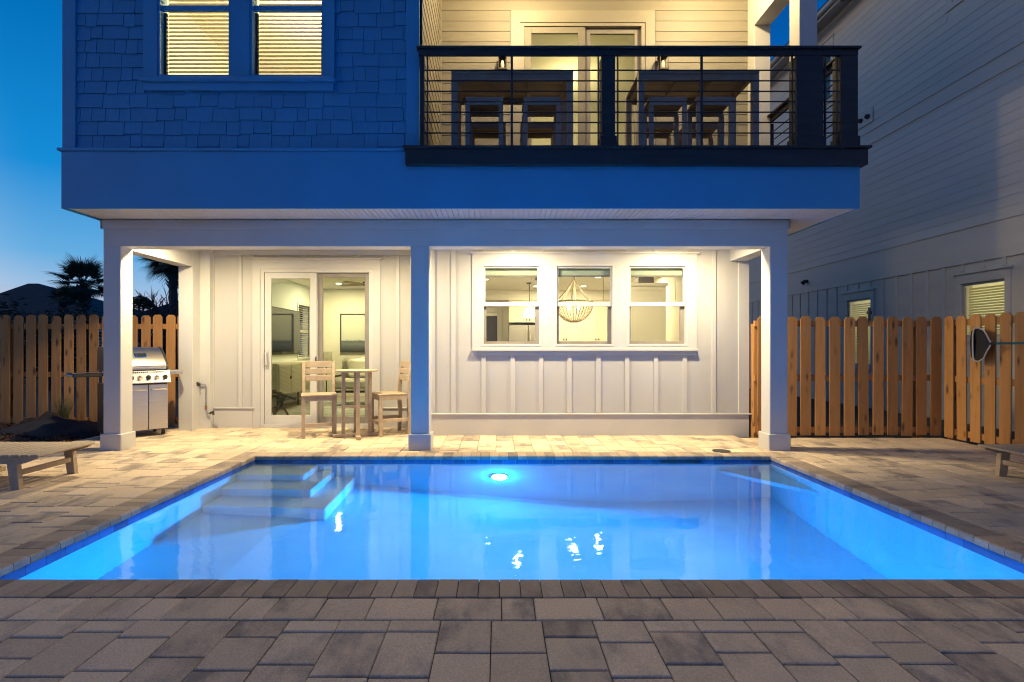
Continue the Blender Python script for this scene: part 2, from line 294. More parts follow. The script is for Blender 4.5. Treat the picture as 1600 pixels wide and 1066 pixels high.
# ---------------------------------------------------------------- mesh helpers
class MB:
    def __init__(s): s.v = []; s.f = []
    def add(s, vs, fs):
        b = len(s.v); s.v += [tuple(v) for v in vs]; s.f += [tuple(b + i for i in f) for f in fs]; return s
    def box(s, x0, x1, y0, y1, z0, z1, c=0.0):
        if x1 < x0: x0, x1 = x1, x0
        if y1 < y0: y0, y1 = y1, y0
        if z1 < z0: z0, z1 = z1, z0
        if c <= 0:
            vs = [(x, y, z) for x in (x0, x1) for y in (y0, y1) for z in (z0, z1)]
            return s.add(vs, [(0, 1, 3, 2), (4, 6, 7, 5), (0, 4, 5, 1), (2, 3, 7, 6), (0, 2, 6, 4), (1, 5, 7, 3)])
        c = min(c, (x1 - x0) / 2.5, (y1 - y0) / 2.5, (z1 - z0) / 2.5)
        ctr = ((x0 + x1) / 2, (y0 + y1) / 2, (z0 + z1) / 2); h = ((x1 - x0) / 2, (y1 - y0) / 2, (z1 - z0) / 2)
        vs = []; idx = {}
        for sx in (-1, 1):
            for sy in (-1, 1):
                for sz in (-1, 1):
                    for ax in range(3):
                        sg = (sx, sy, sz); p = [ctr[i] + sg[i] * (h[i] - (0 if i == ax else c)) for i in range(3)]
                        idx[(sx, sy, sz, ax)] = len(vs); vs.append(tuple(p))
        fs = []
        for ax in range(3):
            b_, d_ = [i for i in range(3) if i != ax]
            for sg in (-1, 1):
                q = []
                for u, w in ((-1, -1), (1, -1), (1, 1), (-1, 1)):
                    k = [0, 0, 0]; k[ax] = sg; k[b_] = u; k[d_] = w; q.append(idx[(*k, ax)])
                fs.append(tuple(q))
        for ax in range(3):
            b_, d_ = [i for i in range(3) if i != ax]
            for u in (-1, 1):
                for w in (-1, 1):
                    k0 = [0, 0, 0]; k1 = [0, 0, 0]; k0[ax] = -1; k1[ax] = 1
                    for k in (k0, k1): k[b_] = u; k[d_] = w
                    fs.append((idx[(*k0, b_)], idx[(*k1, b_)], idx[(*k1, d_)], idx[(*k0, d_)]))
        for sx in (-1, 1):
            for sy in (-1, 1):
                for sz in (-1, 1): fs.append((idx[(sx, sy, sz, 0)], idx[(sx, sy, sz, 1)], idx[(sx, sy, sz, 2)]))
        return s.add(vs, fs)
    def tube(s, pts, r, n=10, cap=True):
        pts = [Vector(p) for p in pts]; rs = r if isinstance(r, (list, tuple)) else [r] * len(pts)
        vs = []; prev = None
        for i, p in enumerate(pts):
            d = (pts[min(i + 1, len(pts) - 1)] - pts[max(i - 1, 0)]); d = d.normalized() if d.length > 1e-9 else Vector((0, 0, 1))
            u = (Vector((0, 0, 1)) if abs(d.z) < .9 else Vector((1, 0, 0))).cross(d).normalized() if prev is None else (prev - d * prev.dot(d)).normalized()
            prev = u; w = d.cross(u)
            for k in range(n): a = 2 * PI * k / n; vs.append(p + (u * math.cos(a) + w * math.sin(a)) * rs[i])
        fs = [(i * n + k, i * n + (k + 1) % n, (i + 1) * n + (k + 1) % n, (i + 1) * n + k) for i in range(len(pts) - 1) for k in range(n)]
        if cap: fs += [tuple(range(n - 1, -1, -1)), tuple((len(pts) - 1) * n + k for k in range(n))]
        return s.add(vs, fs)
    def lathe(s, prof, c=(0, 0, 0), n=24):
        vs = [(c[0] + r * math.cos(2 * PI * k / n), c[1] + r * math.sin(2 * PI * k / n), c[2] + z) for r, z in prof for k in range(n)]
        fs = [(i * n + k, i * n + (k + 1) % n, (i + 1) * n + (k + 1) % n, (i + 1) * n + k) for i in range(len(prof) - 1) for k in range(n)]
        fs += [tuple(range(n - 1, -1, -1)), tuple((len(prof) - 1) * n + k for k in range(n))]
        return s.add(vs, fs)
    def prism(s, poly, axis, a, b):
        """extrude a 2-D polygon along axis ('x': poly is (y,z), 'y': (x,z), 'z': (x,y))"""
        f = {'x': lambda p, t: (t, p[0], p[1]), 'y': lambda p, t: (p[0], t, p[1]), 'z': lambda p, t: (p[0], p[1], t)}[axis]
        n = len(poly); vs = [f(p, a) for p in poly] + [f(p, b) for p in poly]
        fs = [tuple(range(n)), tuple(range(2 * n - 1, n - 1, -1))] + [(i, i + n, (i + 1) % n + n, (i + 1) % n) for i in range(n)]
        return s.add(vs, fs)
    def bar(s, a, b, w, h):
        a, b = Vector(a), Vector(b); d = (b - a).normalized(); u = (Vector((0, 0, 1)) if abs(d.z) < .95 else Vector((1, 0, 0))).cross(d).normalized(); v = d.cross(u)
        vs = [p + u * (i * w / 2) + v * (j * h / 2) for p in (a, b) for i, j in ((-1, -1), (1, -1), (1, 1), (-1, 1))]
        return s.add(vs, [(3, 2, 1, 0), (4, 5, 6, 7), (0, 1, 5, 4), (1, 2, 6, 5), (2, 3, 7, 6), (3, 0, 4, 7)])
    def xf(s, m): s.v = [tuple(m @ Vector(v)) for v in s.v]; return s
    def mesh(s, name, mat, smooth=False):
        import bmesh
        me = bpy.data.meshes.new(name); me.from_pydata(s.v, [], s.f)
        bm = bmesh.new(); bm.from_mesh(me); bmesh.ops.recalc_face_normals(bm, faces=bm.faces); bm.to_mesh(me); bm.free()
        if mat: me.materials.append(mat)
        if smooth:
            for p in me.polygons: p.use_smooth = True
            me.set_sharp_from_angle(angle=R(38))
        return me
    def build(s, name, mat, parent=None, smooth=False, local=False):
        """one mesh object, its origin at the centre of its bounds; vertices are world points unless local"""
        lo = [min(v[i] for v in s.v) for i in range(3)]; hi = [max(v[i] for v in s.v) for i in range(3)]
        c = Vector([(lo[i] + hi[i]) / 2 for i in range(3)])
        s.v = [(v[0] - c[0], v[1] - c[1], v[2] - c[2]) for v in s.v]
        o = bpy.data.objects.new(name, s.mesh(name, mat, smooth)); col.objects.link(o)
        off = Vector((0, 0, 0))
        if parent is not None:
            o.parent = parent
            off = loff(parent) if local else woff(parent)
        o.location = c - off
        return o
def woff(o):
    t = Vector((0, 0, 0))
    while o is not None: t += Vector(o.location); o = o.parent
    return t
def loff(o):   # offset of o inside its own top-level thing
    t = Vector((0, 0, 0))
    while o is not None and o.parent is not None: t += Vector(o.location); o = o.parent
    return t
def tag(o, label=None, cat=None, group=None, kind=None):
    if label: o['label'] = label
    if cat: o['category'] = cat
    if group: o['group'] = group
    if kind: o['kind'] = kind
    return o
def thing(name, label, cat, loc=(0, 0, 0), rz=0, group=None):
    o = bpy.data.objects.new(name, None); col.objects.link(o); o.empty_display_size = .1
    o.location = loc; o.rotation_euler = (0, 0, rz); return tag(o, label, cat, group)
def inst(name, mesh, loc, parent=None, rot=None, local=False):
    o = bpy.data.objects.new(name, mesh); col.objects.link(o); off = Vector((0, 0, 0))
    if parent is not None: o.parent = parent; off = loff(parent) if local else woff(parent)
    o.location = Vector(loc) - off
    if rot: o.rotation_euler = rot
    return o
def copy_tree(o, parent=None):
    kids = list(o.children); c = o.copy(); col.objects.link(c); c.parent = parent
    for k in kids: copy_tree(k, c)
    return c
def B(*a, c=0.0): return MB().box(*a, c=c)

# ================================================================ GROUND, PATIO, POOL
gm = MB()
xs = [-400, -40, -12, -6.2, -2.99, 3.34, 8, 12, 40, 400]; ys = [-400, -40, -4, 2.9, 6.4, 9, 14, 40, 400]
for i in range(len(xs) - 1):
    for j in range(len(ys) - 1):
        if xs[i] == -2.99 and ys[j] == 2.9: continue
        gm.add([(xs[i], ys[j], -.075), (xs[i + 1], ys[j], -.075), (xs[i + 1], ys[j + 1], -.075), (xs[i], ys[j + 1], -.075)], [(0, 1, 2, 3)])
tag(gm.build('ground', ground_m), kind='structure')

PX0, PX1, PY0, PY1 = -2.948, 3.296, 2.953, 6.345
PF = -1.72; WZ = -.062
CW = .212
# patio bed + pavers
bed = MB()
BED = [(-9.6, 6.42, -1.2, 2.74), (-9.6, PX0 - CW, 2.74, 7.3), (PX1 + CW, 6.42, 2.74, 7.62), (PX0 - CW, PX1 + CW, PY1 + CW, 7.84), (-5.95, PX0 - CW, 7.3, 8.6), (PX0 - CW, -1.15, 7.84, 8.6)]
for x0, x1, y0, y1 in BED: bed.box(x0, x1, y0, y1, -.07, -.014)
patio = tag(bed.build('patio', M('joint_sand', (.075, .06, .045), (.05, .042, .034), rough=1, nscale=30)), kind='structure')
pieces = []
COLW = .241
prng = random.Random(4)
def lay_columns(x_lo, x_hi, y_lo, y_hi, rects):
    k0 = math.floor((x_lo + 10) / COLW)
    k = k0
    while -10 + k * COLW < x_hi:
        cx0 = -10 + k * COLW + .085; cx1 = cx0 + COLW
        y = y_hi - prng.choice((.105, .19, .27, .30, .15)); edges = [y_hi, y]
        while y > y_lo: y -= prng.choice((.16, .245, .245, .33, .33)); edges.append(y)
        for a, b in zip(edges[1:], edges[:-1]):
            for (rx0, rx1, ry0, ry1) in rects:
                u0, u1, v0, v1 = max(cx0, rx0), min(cx1, rx1), max(a, ry0), min(b, ry1)
                if u1 - u0 > .035 and v1 - v0 > .035: pieces.append((u0, u1, v0, v1))
        k += 1
lay_columns(-9.6, 6.42, -1.2, 2.514, [(-9.6, 6.42, -1.2, 2.514)])
x = -9.6
while x < 6.42:
    w = prng.choice((.165, .245, .245, .33, .33)); pieces.append((x, min(x + w, 6.42), 2.514, 2.74)); x += w
lay_columns(-9.6, 6.42, 2.74, 8.6, BED[1:])
def proj(px, py, pz=0.0):
    if py < .2: return None
    return (779 + px * 820 / py, 544 - (pz - 1.3) * 820 / py)
def parea(p):
    u0, u1, v0, v1 = p
    if v0 < 1.95: v0 = 1.95
    if v1 <= v0: return 0
    q = [proj(u0, v0), proj(u1, v0), proj(u1, v1), proj(u0, v1)]
    cxm = sum(a for a, _ in q) / 4
    if cxm < -30 or cxm > 1630: return 0
    return abs(sum(q[i][0] * q[(i + 1) % 4][1] - q[(i + 1) % 4][0] * q[i][1] for i in range(4))) / 2
pieces.sort(key=parea, reverse=True)
def paver_shape(mb, u0, u1, v0, v1, top, c=.005, gx=.0022, gy=.0055, th=.05, tilt=0, tilt2=0):
    u0 += gx; u1 -= gx; v0 += gy; v1 -= gy
    cxm, cym = (u0 + u1) / 2, (v0 + v1) / 2
    zt = lambda x, y, d: top - d + tilt * (x - cxm) + tilt2 * (y - cym)
    vs = []
    for ins, d in ((c, 0), (0, c * .8)):
        for x, y in ((u0 + ins, v0 + ins), (u1 - ins, v0 + ins), (u1 - ins, v1 - ins), (u0 + ins, v1 - ins)): vs.append((x, y, zt(x, y, d)))
    for x, y in ((u0, v0), (u1, v0), (u1, v1), (u0, v1)): vs.append((x, y, top - th))
    fs = [(0, 1, 2, 3)]
    for i in range(4):
        j = (i + 1) % 4; fs += [(4 + i, 4 + j, j, i), (8 + i, 8 + j, 4 + j, 4 + i)]
    mb.add(vs, fs)
rest = MB()
for i, (u0, u1, v0, v1) in enumerate(pieces):
    top = prng.uniform(-.0035, 0); tl, tl2 = prng.gauss(0, .004), prng.gauss(0, .004)
    if i < 300:
        mb = MB(); paver_shape(mb, u0, u1, v0, v1, top, tilt=tl, tilt2=tl2); mb.build('paver', paver_m, patio)
    else: paver_shape(rest, u0, u1, v0, v1, top, tilt=tl, tilt2=tl2)
tag(rest.build('paver_field', paver_m, patio), kind='stuff')

# pool shell
sh = MB()
tz = -.20
sh.prism([(PX0 - .12, PF - .15), (PX1 + .12, PF - .15), (PX1 + .12, -1.49), (1.6, -1.49), (1.2, -1.475), (.8, -1.44), (.3, -1.36), (-.3, -1.25), (-.9, -1.14), (-1.5, -1.02), (-2.1, -.93), (PX0 - .12, -.87)], 'y', PY0 - .12, PY1 + .12)
sh.box(PX0 - .12, PX0, PY0, PY1, PF, -.055); sh.box(PX1, PX1 + .12, PY0, PY1, PF, -.055)
sh.box(PX0 - .12, PX1 + .12, PY0 - .12, PY0, PF, -.055); sh.box(PX0 - .12, PX1 + .12, PY1, PY1 + .12, PF, -.055)
pool = tag(sh.build('pool', plaster), kind='structure')
# waterline tiles: thin band just proud of the plaster
tb = MB()
x = PX0
while x < PX1 - .01:
    x1 = min(x + .15, PX1)
    tb.box(x + .0015, x1 - .0015, PY1 - .008, PY1, tz, -.052); tb.box(x + .0015, x1 - .0015, PY0, PY0 + .008, tz, -.052); x = x1
y = PY0 + .01
while y < PY1 - .02:
    y1 = min(y + .15, PY1 - .01)
    tb.box(PX0, PX0 + .008, y + .0015, y1 - .0015, tz, -.052); tb.box(PX1 - .008, PX1, y + .0015, y1 - .0015, tz, -.052); y = y1
tag(tb.build('waterline_tile', tile_m, pool), kind='stuff')
# coping: bullnose bricks along the four sides
def bull(n=5, r=.022):  # profile (u outwards from water edge, z)
    p = [(CW - .002, -.05), (CW - .002, -.003), (CW - .006, 0)]
    for k in range(n + 1): a = PI / 2 + PI / 2 * k / n * 1.0; p.append((r * 1 + r * math.cos(a) - .012, -r + r * math.sin(a)))
    p += [(-.012, -.05)]
    return p
BP = bull()
def cope(side, a, b):
    mb = MB(); j = prng.uniform(-.0012, .0012)
    a += .0025; b -= .0025
    P_ = [(u, z + j) for u, z in BP]
    if side == 'far': mb.prism([(PY1 + u, z) for u, z in P_], 'x', a, b)
    if side == 'near': mb.prism([(PY0 - u, z) for u, z in P_], 'x', a, b)
    if side == 'left': mb.prism([(PX0 - u, z) for u, z in P_], 'y', a, b)
    if side == 'right': mb.prism([(PX1 + u, z) for u, z in P_], 'y', a, b)
    mb.build('coping_stone', coping_m, pool)
def run(side, a, b, w=.113):
    n = round((b - a) / w); w = (b - a) / n
    for k in range(n): cope(side, a + k * w, a + (k + 1) * w)
run('near', PX0 - CW, PX1 + CW); run('far', PX0 - CW, PX1 + CW); run('left', PY0, PY1); run('right', PY0, PY1)
# bond beam under the coping so no soil shows
bb = MB()
for x0, x1, y0, y1 in ((PX0 - CW, PX1 + CW, PY1 + .016, PY1 + CW), (PX0 - CW, PX1 + CW, PY0 - CW, PY0 - .016), (PX0 - CW, PX0 - .016, PY0 - .016, PY1 + .016), (PX1 + .016, PX1 + CW, PY0 - .016, PY1 + .016)):
    bb.box(x0, x1, y0, y1, -.07, -.009)
bb.build('mortar_bed', MATS['joint_sand'], pool)
# steps in the far left corner, corner bench on the right
for xr, yf, d in ((-2.18, 5.88, .21), (-1.98, 5.55, .425), (-1.72, 5.21, .645)):
    z0 = PF; MB().box(PX0 + .001, xr, yf, PY1 - .001, z0, WZ - d, c=.012).build('step', step_lit_plaster, pool)
MB().prism([(PX1 - .002, PY1 - .002), (PX1 - .66, PY1 - .002), (PX1 - .002, PY1 - .95)], 'z', WZ - .53, WZ - .40).build('corner_bench', plaster, pool)
lt = MB().prism([(.10 * math.cos(a * PI / 12), -.66 + .10 * math.sin(a * PI / 12)) for a in range(24)], 'y', PY1 - .03, PY1 - .0005).build('light_fixture', chrome, pool)
MB().prism([(.08 * math.cos(a * PI / 12), -.66 + .08 * math.sin(a * PI / 12)) for a in range(24)], 'y', PY1 - .036, PY1 - .0305).build('lens', pool_lens, lt)
sk = MB().box(1.95, 2.45, PY1 - .014, PY1 - .0085, -.16, -.054).build('skimmer_opening', darkmetal, pool)
MB().box(1.93, 2.47, PY1 - .02, PY1 - .009, -.0535, -.047).build('skimmer_lip', tile_m, pool)
wat = MB().add([(PX0 + .0085, PY0 + .0085, WZ), (PX1 - .0085, PY0 + .0085, WZ), (PX1 - .0085, PY1 - .0085, WZ), (PX0 + .0085, PY1 - .0085, WZ)], [(0, 1, 2, 3)])
tag(wat.build('pool_water', water_m), kind='structure')
dc = tag(MB().lathe([(.11, 0), (.11, .006), (.095, .009), (.06, .009), (.0, .0095)], (2.81, 6.62, 0), 24).build('drain_cover', darkmetal), 'small round black drain cover set in the far pool deck', 'drain cover')

# ================================================================ THE HOUSE
house = thing('beach_house', 'white two storey beach house with lit porch and balcony behind the pool', 'house', (0, 8, 0))
H = house
FY = 6.17
def part(name, mb, mat, parent=None, **k): return mb.build(name, mat, parent or H, **k)
# porch columns, beam
part('foundation_slab', B(-1.0, 3.57, 7.98, 14.9, -.3, .012).box(-5.0, -1.0, 8.74, 14.9, -.3, .012), soil)
for x0, x1 in ((-5.04, -4.82), (-1.122, -.885), (3.459, 3.687)):
    cpart = part('porch_column', B(x0, x1, 6.69, 6.915, .2, 2.6, c=.006), white)
    B(x0 - .026, x1 + .026, 6.664, 6.94, -.03, .205, c=.008).build('column_base', white, cpart)
part('porch_beam', B(-5.04, 3.687, 6.692, 6.913, 2.597, 2.925, c=.004), white)
part('beam_frieze', B(-5.055, 3.702, 6.668, 6.691, 2.82, 2.928, c=.003).box(-5.062, -5.041, 6.668, 8.5, 2.82, 2.928).box(3.688, 3.71, 6.668, 7.83, 2.82, 2.928), white)
part('side_beam', B(-5.038, -4.822, 6.916, 8.26, 2.585, 2.924), white)
part('side_beam', B(3.461, 3.685, 6.916, 7.838, 2.597, 2.924), white)
part('rear_pilaster', B(-5.04, -4.82, 8.262, 8.47, -.03, 2.924, c=.004), white)
part('rear_pilaster', B(-5.03, -4.66, 8.472, 8.599, -.03, 2.924, c=.004), white)
# porch ceiling and soffit as beadboard: real V-joints
bead = MB(); x = -5.04
while x < 4.19:
    bead.box(x + .002, x + .062, 6.165, 6.665, 2.934, 2.95, c=.004); x += .066
tag(part('soffit_beadboard', bead, white), kind='stuff')
bead = MB(); x = 3.72
part('soffit_board', B(3.715, 4.19, 6.67, 15, 2.936, 2.95), white)
bead = MB(); x = -4.82
while x < 3.4:
    bead.box(x + .002, x + .086, 6.916, 8.6 if x < -1.2 else 7.84, 2.90, 2.922, c=.004); x += .09
tag(part('ceiling_beadboard', bead, white), kind='stuff')
for x, y in PORCH_CANS:
    rl = part('recessed_light', MB().lathe([(.062, -.004), (.085, -.006), (.085, .004), (.062, .004)], (x, y, 2.896), 20), white)
# ---- left (door) wall
DY = 8.6
WT = 2.905
dx0, dx1, dz1 = -3.90, -2.06, 2.592
part('door_wall', B(-4.95, dx0 - .001, DY, DY + .14, -.03, WT).box(dx1 + .001, -1.15, DY, DY + .14, -.03, WT).box(dx0 - .001, dx1 + .001, DY, DY + .14, dz1, WT), porch_white)
part('return_wall', B(-1.15, -1.01, 7.99, DY + .14, -.03, WT), porch_white)
part('wall_top_trim', B(-4.66, -1.15, DY - .02, DY - .0005, 2.82, 2.899), porch_trim)
for px in (333, 376): part('wall_batten', B((px - 779) / 95.3 - .03, (px - 779) / 95.3 + .03, DY - .02, DY - .0005, .331, 2.819, c=.004), porch_trim)
for px in (395 + i * 41.5 for i in range(6)): part('wall_batten', B((px - 779) / 95.3 - .03, (px - 779) / 95.3 + .03, DY - .02, DY - .0005, 2.7735, 2.819, c=.004), porch_trim)
for px in (622, 648): part('wall_batten', B((px - 779) / 95.3 - .03, (px - 779) / 95.3 + .03, DY - .02, DY - .0005, .331, 2.819, c=.004), porch_trim)
part('base_board', B(-4.655, dx0 - .125, DY - .028, DY - .0005, -.03, .31), porch_trim); part('base_board', B(dx1 + .125, -1.15, DY - .028, DY - .0005, -.03, .31), porch_trim)
part('base_ledge', B(-4.655, dx0 - .09, DY - .05, DY - .0005, .3105, .33, c=.004), porch_trim); part('base_ledge', B(dx1 + .126, -1.15, DY - .05, DY - .0005, .3105, .33, c=.004), porch_trim)
part('door_casing', B(dx0 - .122, dx0, DY - .026, DY - .0008, -.02, dz1 + .001), porch_trim); part('door_casing', B(dx1, dx1 + .122, DY - .026, DY - .0008, -.02, dz1 + .001), porch_trim)
part('door_header', B(dx0 - .122, dx1 + .122, DY - .027, DY - .0008, dz1 + .001, 2.745).box(dx0 - .17, dx1 + .16, DY - .055, DY - .0008, 2.7455, 2.773, c=.003), porch_trim)
sd = part('sliding_door', B(dx0, dx0 + .06, DY - .012, DY + .10, .0, dz1).box(dx1 - .06, dx1, DY - .012, DY + .10, .0, dz1).box(dx0 + .06, dx1 - .06, DY - .012, DY + .10, dz1 - .055, dz1).box(dx0 + .06, dx1 - .06, DY - .03, DY + .10, .0, .055), white)
def leaf(x0, x1, y, st, z0, z1, mat, glass_mat, parent):
    s = B(x0, x0 + st, y, y + .038, z0, z1, c=.003).box(x1 - st, x1, y, y + .038, z0, z1, c=.003).box(x0 + st, x1 - st, y, y + .038, z1 - st * .9, z1, c=.003).box(x0 + st, x1 - st, y, y + .038, z0, z0 + st * 1.35, c=.003).build('door_panel', mat, parent)
    B(x0 + st, x1 - st, y + .014, y + .02, z0 + st * 1.35, z1 - st * .9).build('glass_pane', glass_mat, parent); return s
leaf(-3.835, -2.985, DY + .005, .105, .056, 2.535, white, glass_g, sd)
leaf(-2.985, -2.121, DY + .05, .085, .056, 2.535, sash_tan, glass_g, sd)
part_h = MB().tube([(-3.80, DY - .005, 1.0), (-3.80, DY - .045, 1.03), (-3.79, DY - .055, 1.12), (-3.80, DY - .045, 1.21), (-3.80, DY - .005, 1.24)], .013, 8).box(-3.825, -3.77, DY - .008, DY + .004, .96, 1.28, c=.004).build('door_handle', white, sd, smooth=True)
B(-3.0, -2.985, DY - .012, DY + .004, 1.02, 1.16).build('latch', darkmetal, sd)
# ---- right (kitchen window) wall
KY = 7.84
wins = [(-.258, .64), (.832, 1.73), (1.912, 2.82)]; wz0, wz1 = 1.329, 2.552
kw = B(-1.15, 3.72, KY, KY + .14, -.03, wz0).box(-1.15, 3.72, KY, KY + .14, wz1, WT)
edges = [-1.15] + [e for w in wins for e in w] + [3.72]
for a, b in zip(edges[0::2], edges[1::2]): kw.box(a, b, KY, KY + .14, wz0, wz1)
part('kitchen_wall', kw, porch_white)
part('side_wall', B(3.58, 3.72, KY + .141, 15, -.03, WT), porch_white)
part('corner_board', B(3.575, 3.735, KY - .024, KY - .0006, .33, 2.899, c=.004), porch_trim)
part('wall_top_trim', B(-1.15, 3.574, KY - .02, KY - .0006, 2.835, 2.899), porch_trim)
def kx(px): return (px - 779) / 104.6
for px in (676, 708.5, 1115): part('wall_batten', B(kx(px) - .033, kx(px) + .033, KY - .022, KY - .0006, .331, 2.834, c=.004), porch_trim)
for px in (755.5, 801, 845.5, 890, 935, 979.5, 1024.5, 1069.5):
    part('wall_batten', B(kx(px) - .033, kx(px) + .033, KY - .022, KY - .0006, .331, 1.196, c=.004), porch_trim)
    part('wall_batten', B(kx(px) - .033, kx(px) + .033, KY - .022, KY - .0006, 2.7285, 2.834, c=.004), porch_trim)
part('base_board', B(-1.15, 3.725, KY - .03, KY - .0006, -.03, .308), porch_trim)
part('base_ledge', B(-1.16, 3.76, KY - .052, KY - .0006, .3085, .33, c=.004), porch_trim)
cas = B(kx(738), wins[0][0], KY - .028, KY - .0008, 1.29, 2.7).box(wins[2][1], kx(1088), KY - .028, KY - .0008, 1.29, 2.7)
cas.box(wins[0][1], wins[1][0], KY - .028, KY - .0008, 1.29, wz1).box(wins[1][1], wins[2][0], KY - .028, KY - .0008, 1.29, wz1)
cas.box(wins[0][0], wins[2][1], KY - .028, KY - .0008, wz1, 2.7)
for a, b in wins: cas.box(a, b, KY - .028, KY - .0008, 1.29, wz0)
part('window_casing', cas, porch_trim)
part('window_cap', B(kx(735), kx(1091), KY - .06, KY - .0008, 2.7005, 2.728, c=.003), porch_trim)
part('window_sill', B(kx(737), kx(1089), KY - .075, KY - .0008, 1.255, 1.2895, c=.005).box(kx(739), kx(1087), KY - .04, KY - .0008, 1.197, 1.2545, c=.004), porch_trim)
def kitchen_window(a, b):
    w = B(a, a + .035, KY - .034, KY + .12, wz0, wz1, c=.003).box(b - .035, b, KY - .034, KY + .12, wz0, wz1, c=.003).box(a + .035, b - .035, KY - .034, KY + .12, wz1 - .03, wz1, c=.003).box(a + .035, b - .035, KY - .034, KY + .12, wz0, wz0 + .03, c=.003).build('window', white, H)
    zm = 1.955
    s = .024; a2, b2 = a + .036, b - .036
    B(a2, b2, KY + .0, KY + .035, zm - .03, zm + .032, c=.003).box(a2, a2 + s, KY + .0, KY + .035, zm + .032, wz1 - .031).box(b2 - s, b2, KY + .0, KY + .035, zm + .032, wz1 - .031).box(a2 + s, b2 - s, KY, KY + .035, wz1 - .052, wz1 - .031).build('upper_sash', white, w)
    B(a2 + s, b2 - s, KY + .014, KY + .019, zm + .032, wz1 - .052).build('glass_pane', glass, w)
    s = .055
    B(a2, a2 + s * .7, KY + .045, KY + .08, wz0 + .031, zm - .03).box(b2 - s, b2, KY + .045, KY + .08, wz0 + .031, zm - .03).box(a2 + s * .7, b2 - s, KY + .045, KY + .08, wz0 + .031, wz0 + .031 + s * .75).build('lower_sash', sash_tan, w)
    B(a2 + s * .7, b2 - s, KY + .058, KY + .063, wz0 + .031 + s * .75, zm - .03).build('glass_pane', glass, w)
    rb = B(a2 + .005, b2 - .005, KY + .085, KY + .125, 2.40, 2.50, c=.006)
    rb.build('raised_blind', blind_cloth, w)
    B(a2 + .003, b2 - .003, KY + .083, KY + .13, 2.375, 2.3995, c=.006).build('blind_rail', sash_tan, w)
    MB().tube([(b2 - .11, KY + .10, 2.37), (b2 - .11, KY + .10, 2.02)], .005, 6).build('blind_wand', sash_tan, w)
for a, b in wins: kitchen_window(a, b)
# ---- middle storey band
part('floor_slab', B(-5.078, 4.198, 6.162, 15, 2.952, 3.598), white)
part('ground_ceiling', B(-5.0, -1.16, 8.745, 14.9, 2.87, 2.951).box(-1.0, 3.575, 7.985, 14.9, 2.871, 2.951), room_wall)
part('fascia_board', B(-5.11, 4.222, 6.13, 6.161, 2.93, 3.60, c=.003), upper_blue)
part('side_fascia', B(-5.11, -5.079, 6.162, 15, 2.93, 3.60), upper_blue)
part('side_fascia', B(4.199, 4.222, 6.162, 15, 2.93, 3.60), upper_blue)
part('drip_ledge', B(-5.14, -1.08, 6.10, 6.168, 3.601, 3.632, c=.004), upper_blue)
# house shell behind
part('left_wall', B(-5.04, -4.87, 8.745, 12.75, -.03, 2.925).box(-5.04, -4.87, 13.5, 15, -.03, 2.925).box(-5.04, -4.87, 12.75, 13.5, -.03, 1.08).box(-5.04, -4.87, 12.75, 13.5, 2.36, 2.925), room_cool)
part('interior_floor', B(-4.87, -1.16, 8.745, 14.0, .013, .03).box(-1.0, 3.57, 7.99, 14.75, .013, .03), floor_in)
part('living_back_wall', B(-4.869, -1.161, 13.9, 14.0, .03, 2.869), room_wall)
part('partition_wall', B(-1.16, -1.005, 8.745, 14.75, .03, 2.869), room_wall)
part('kitchen_back_wall', B(-1.004, 3.579, 14.75, 14.9, .03, 2.87), room_wall)
part('kitchen_side_lining', B(3.55, 3.579, 7.985, 14.749, .03, 2.87), room_wall)
iw = part('interior_window', B(-4.91, -4.85, 12.70, 12.75, 1.03, 2.41).box(-4.91, -4.85, 13.5, 13.55, 1.03, 2.41).box(-4.91, -4.85, 12.75, 13.5, 2.36, 2.41).box(-4.91, -4.85, 12.75, 13.5, 1.03, 1.08).box(-4.95, -4.90, 12.75, 13.5, 1.70, 1.75), white)
sl = MB()
for k in range(24): sl.add([(-4.89, 12.76, 1.11 + k * .052), (-4.89, 13.49, 1.11 + k * .052), (-4.862, 13.49, 1.13 + k * .052), (-4.862, 12.76, 1.13 + k * .052)], [(0, 1, 2, 3)])
sl.build('blind', slat_m, iw)
for (x, y) in LIVING_CANS + KITCHEN_CANS:
    rl = part('recessed_light', MB().lathe([(.07, -.002), (.10, -.006), (.10, .0), (.07, .0)], (x, y, 2.868), 20), white)
    MB().lathe([(.068, 0), (.068, .0015)], (x, y, 2.8655), 16).build('lens', can_lens, rl)
part('kitchen_bulkhead', B(-1.0, 3.549, 14.18, 14.749, 2.60, 2.869), room_wall)
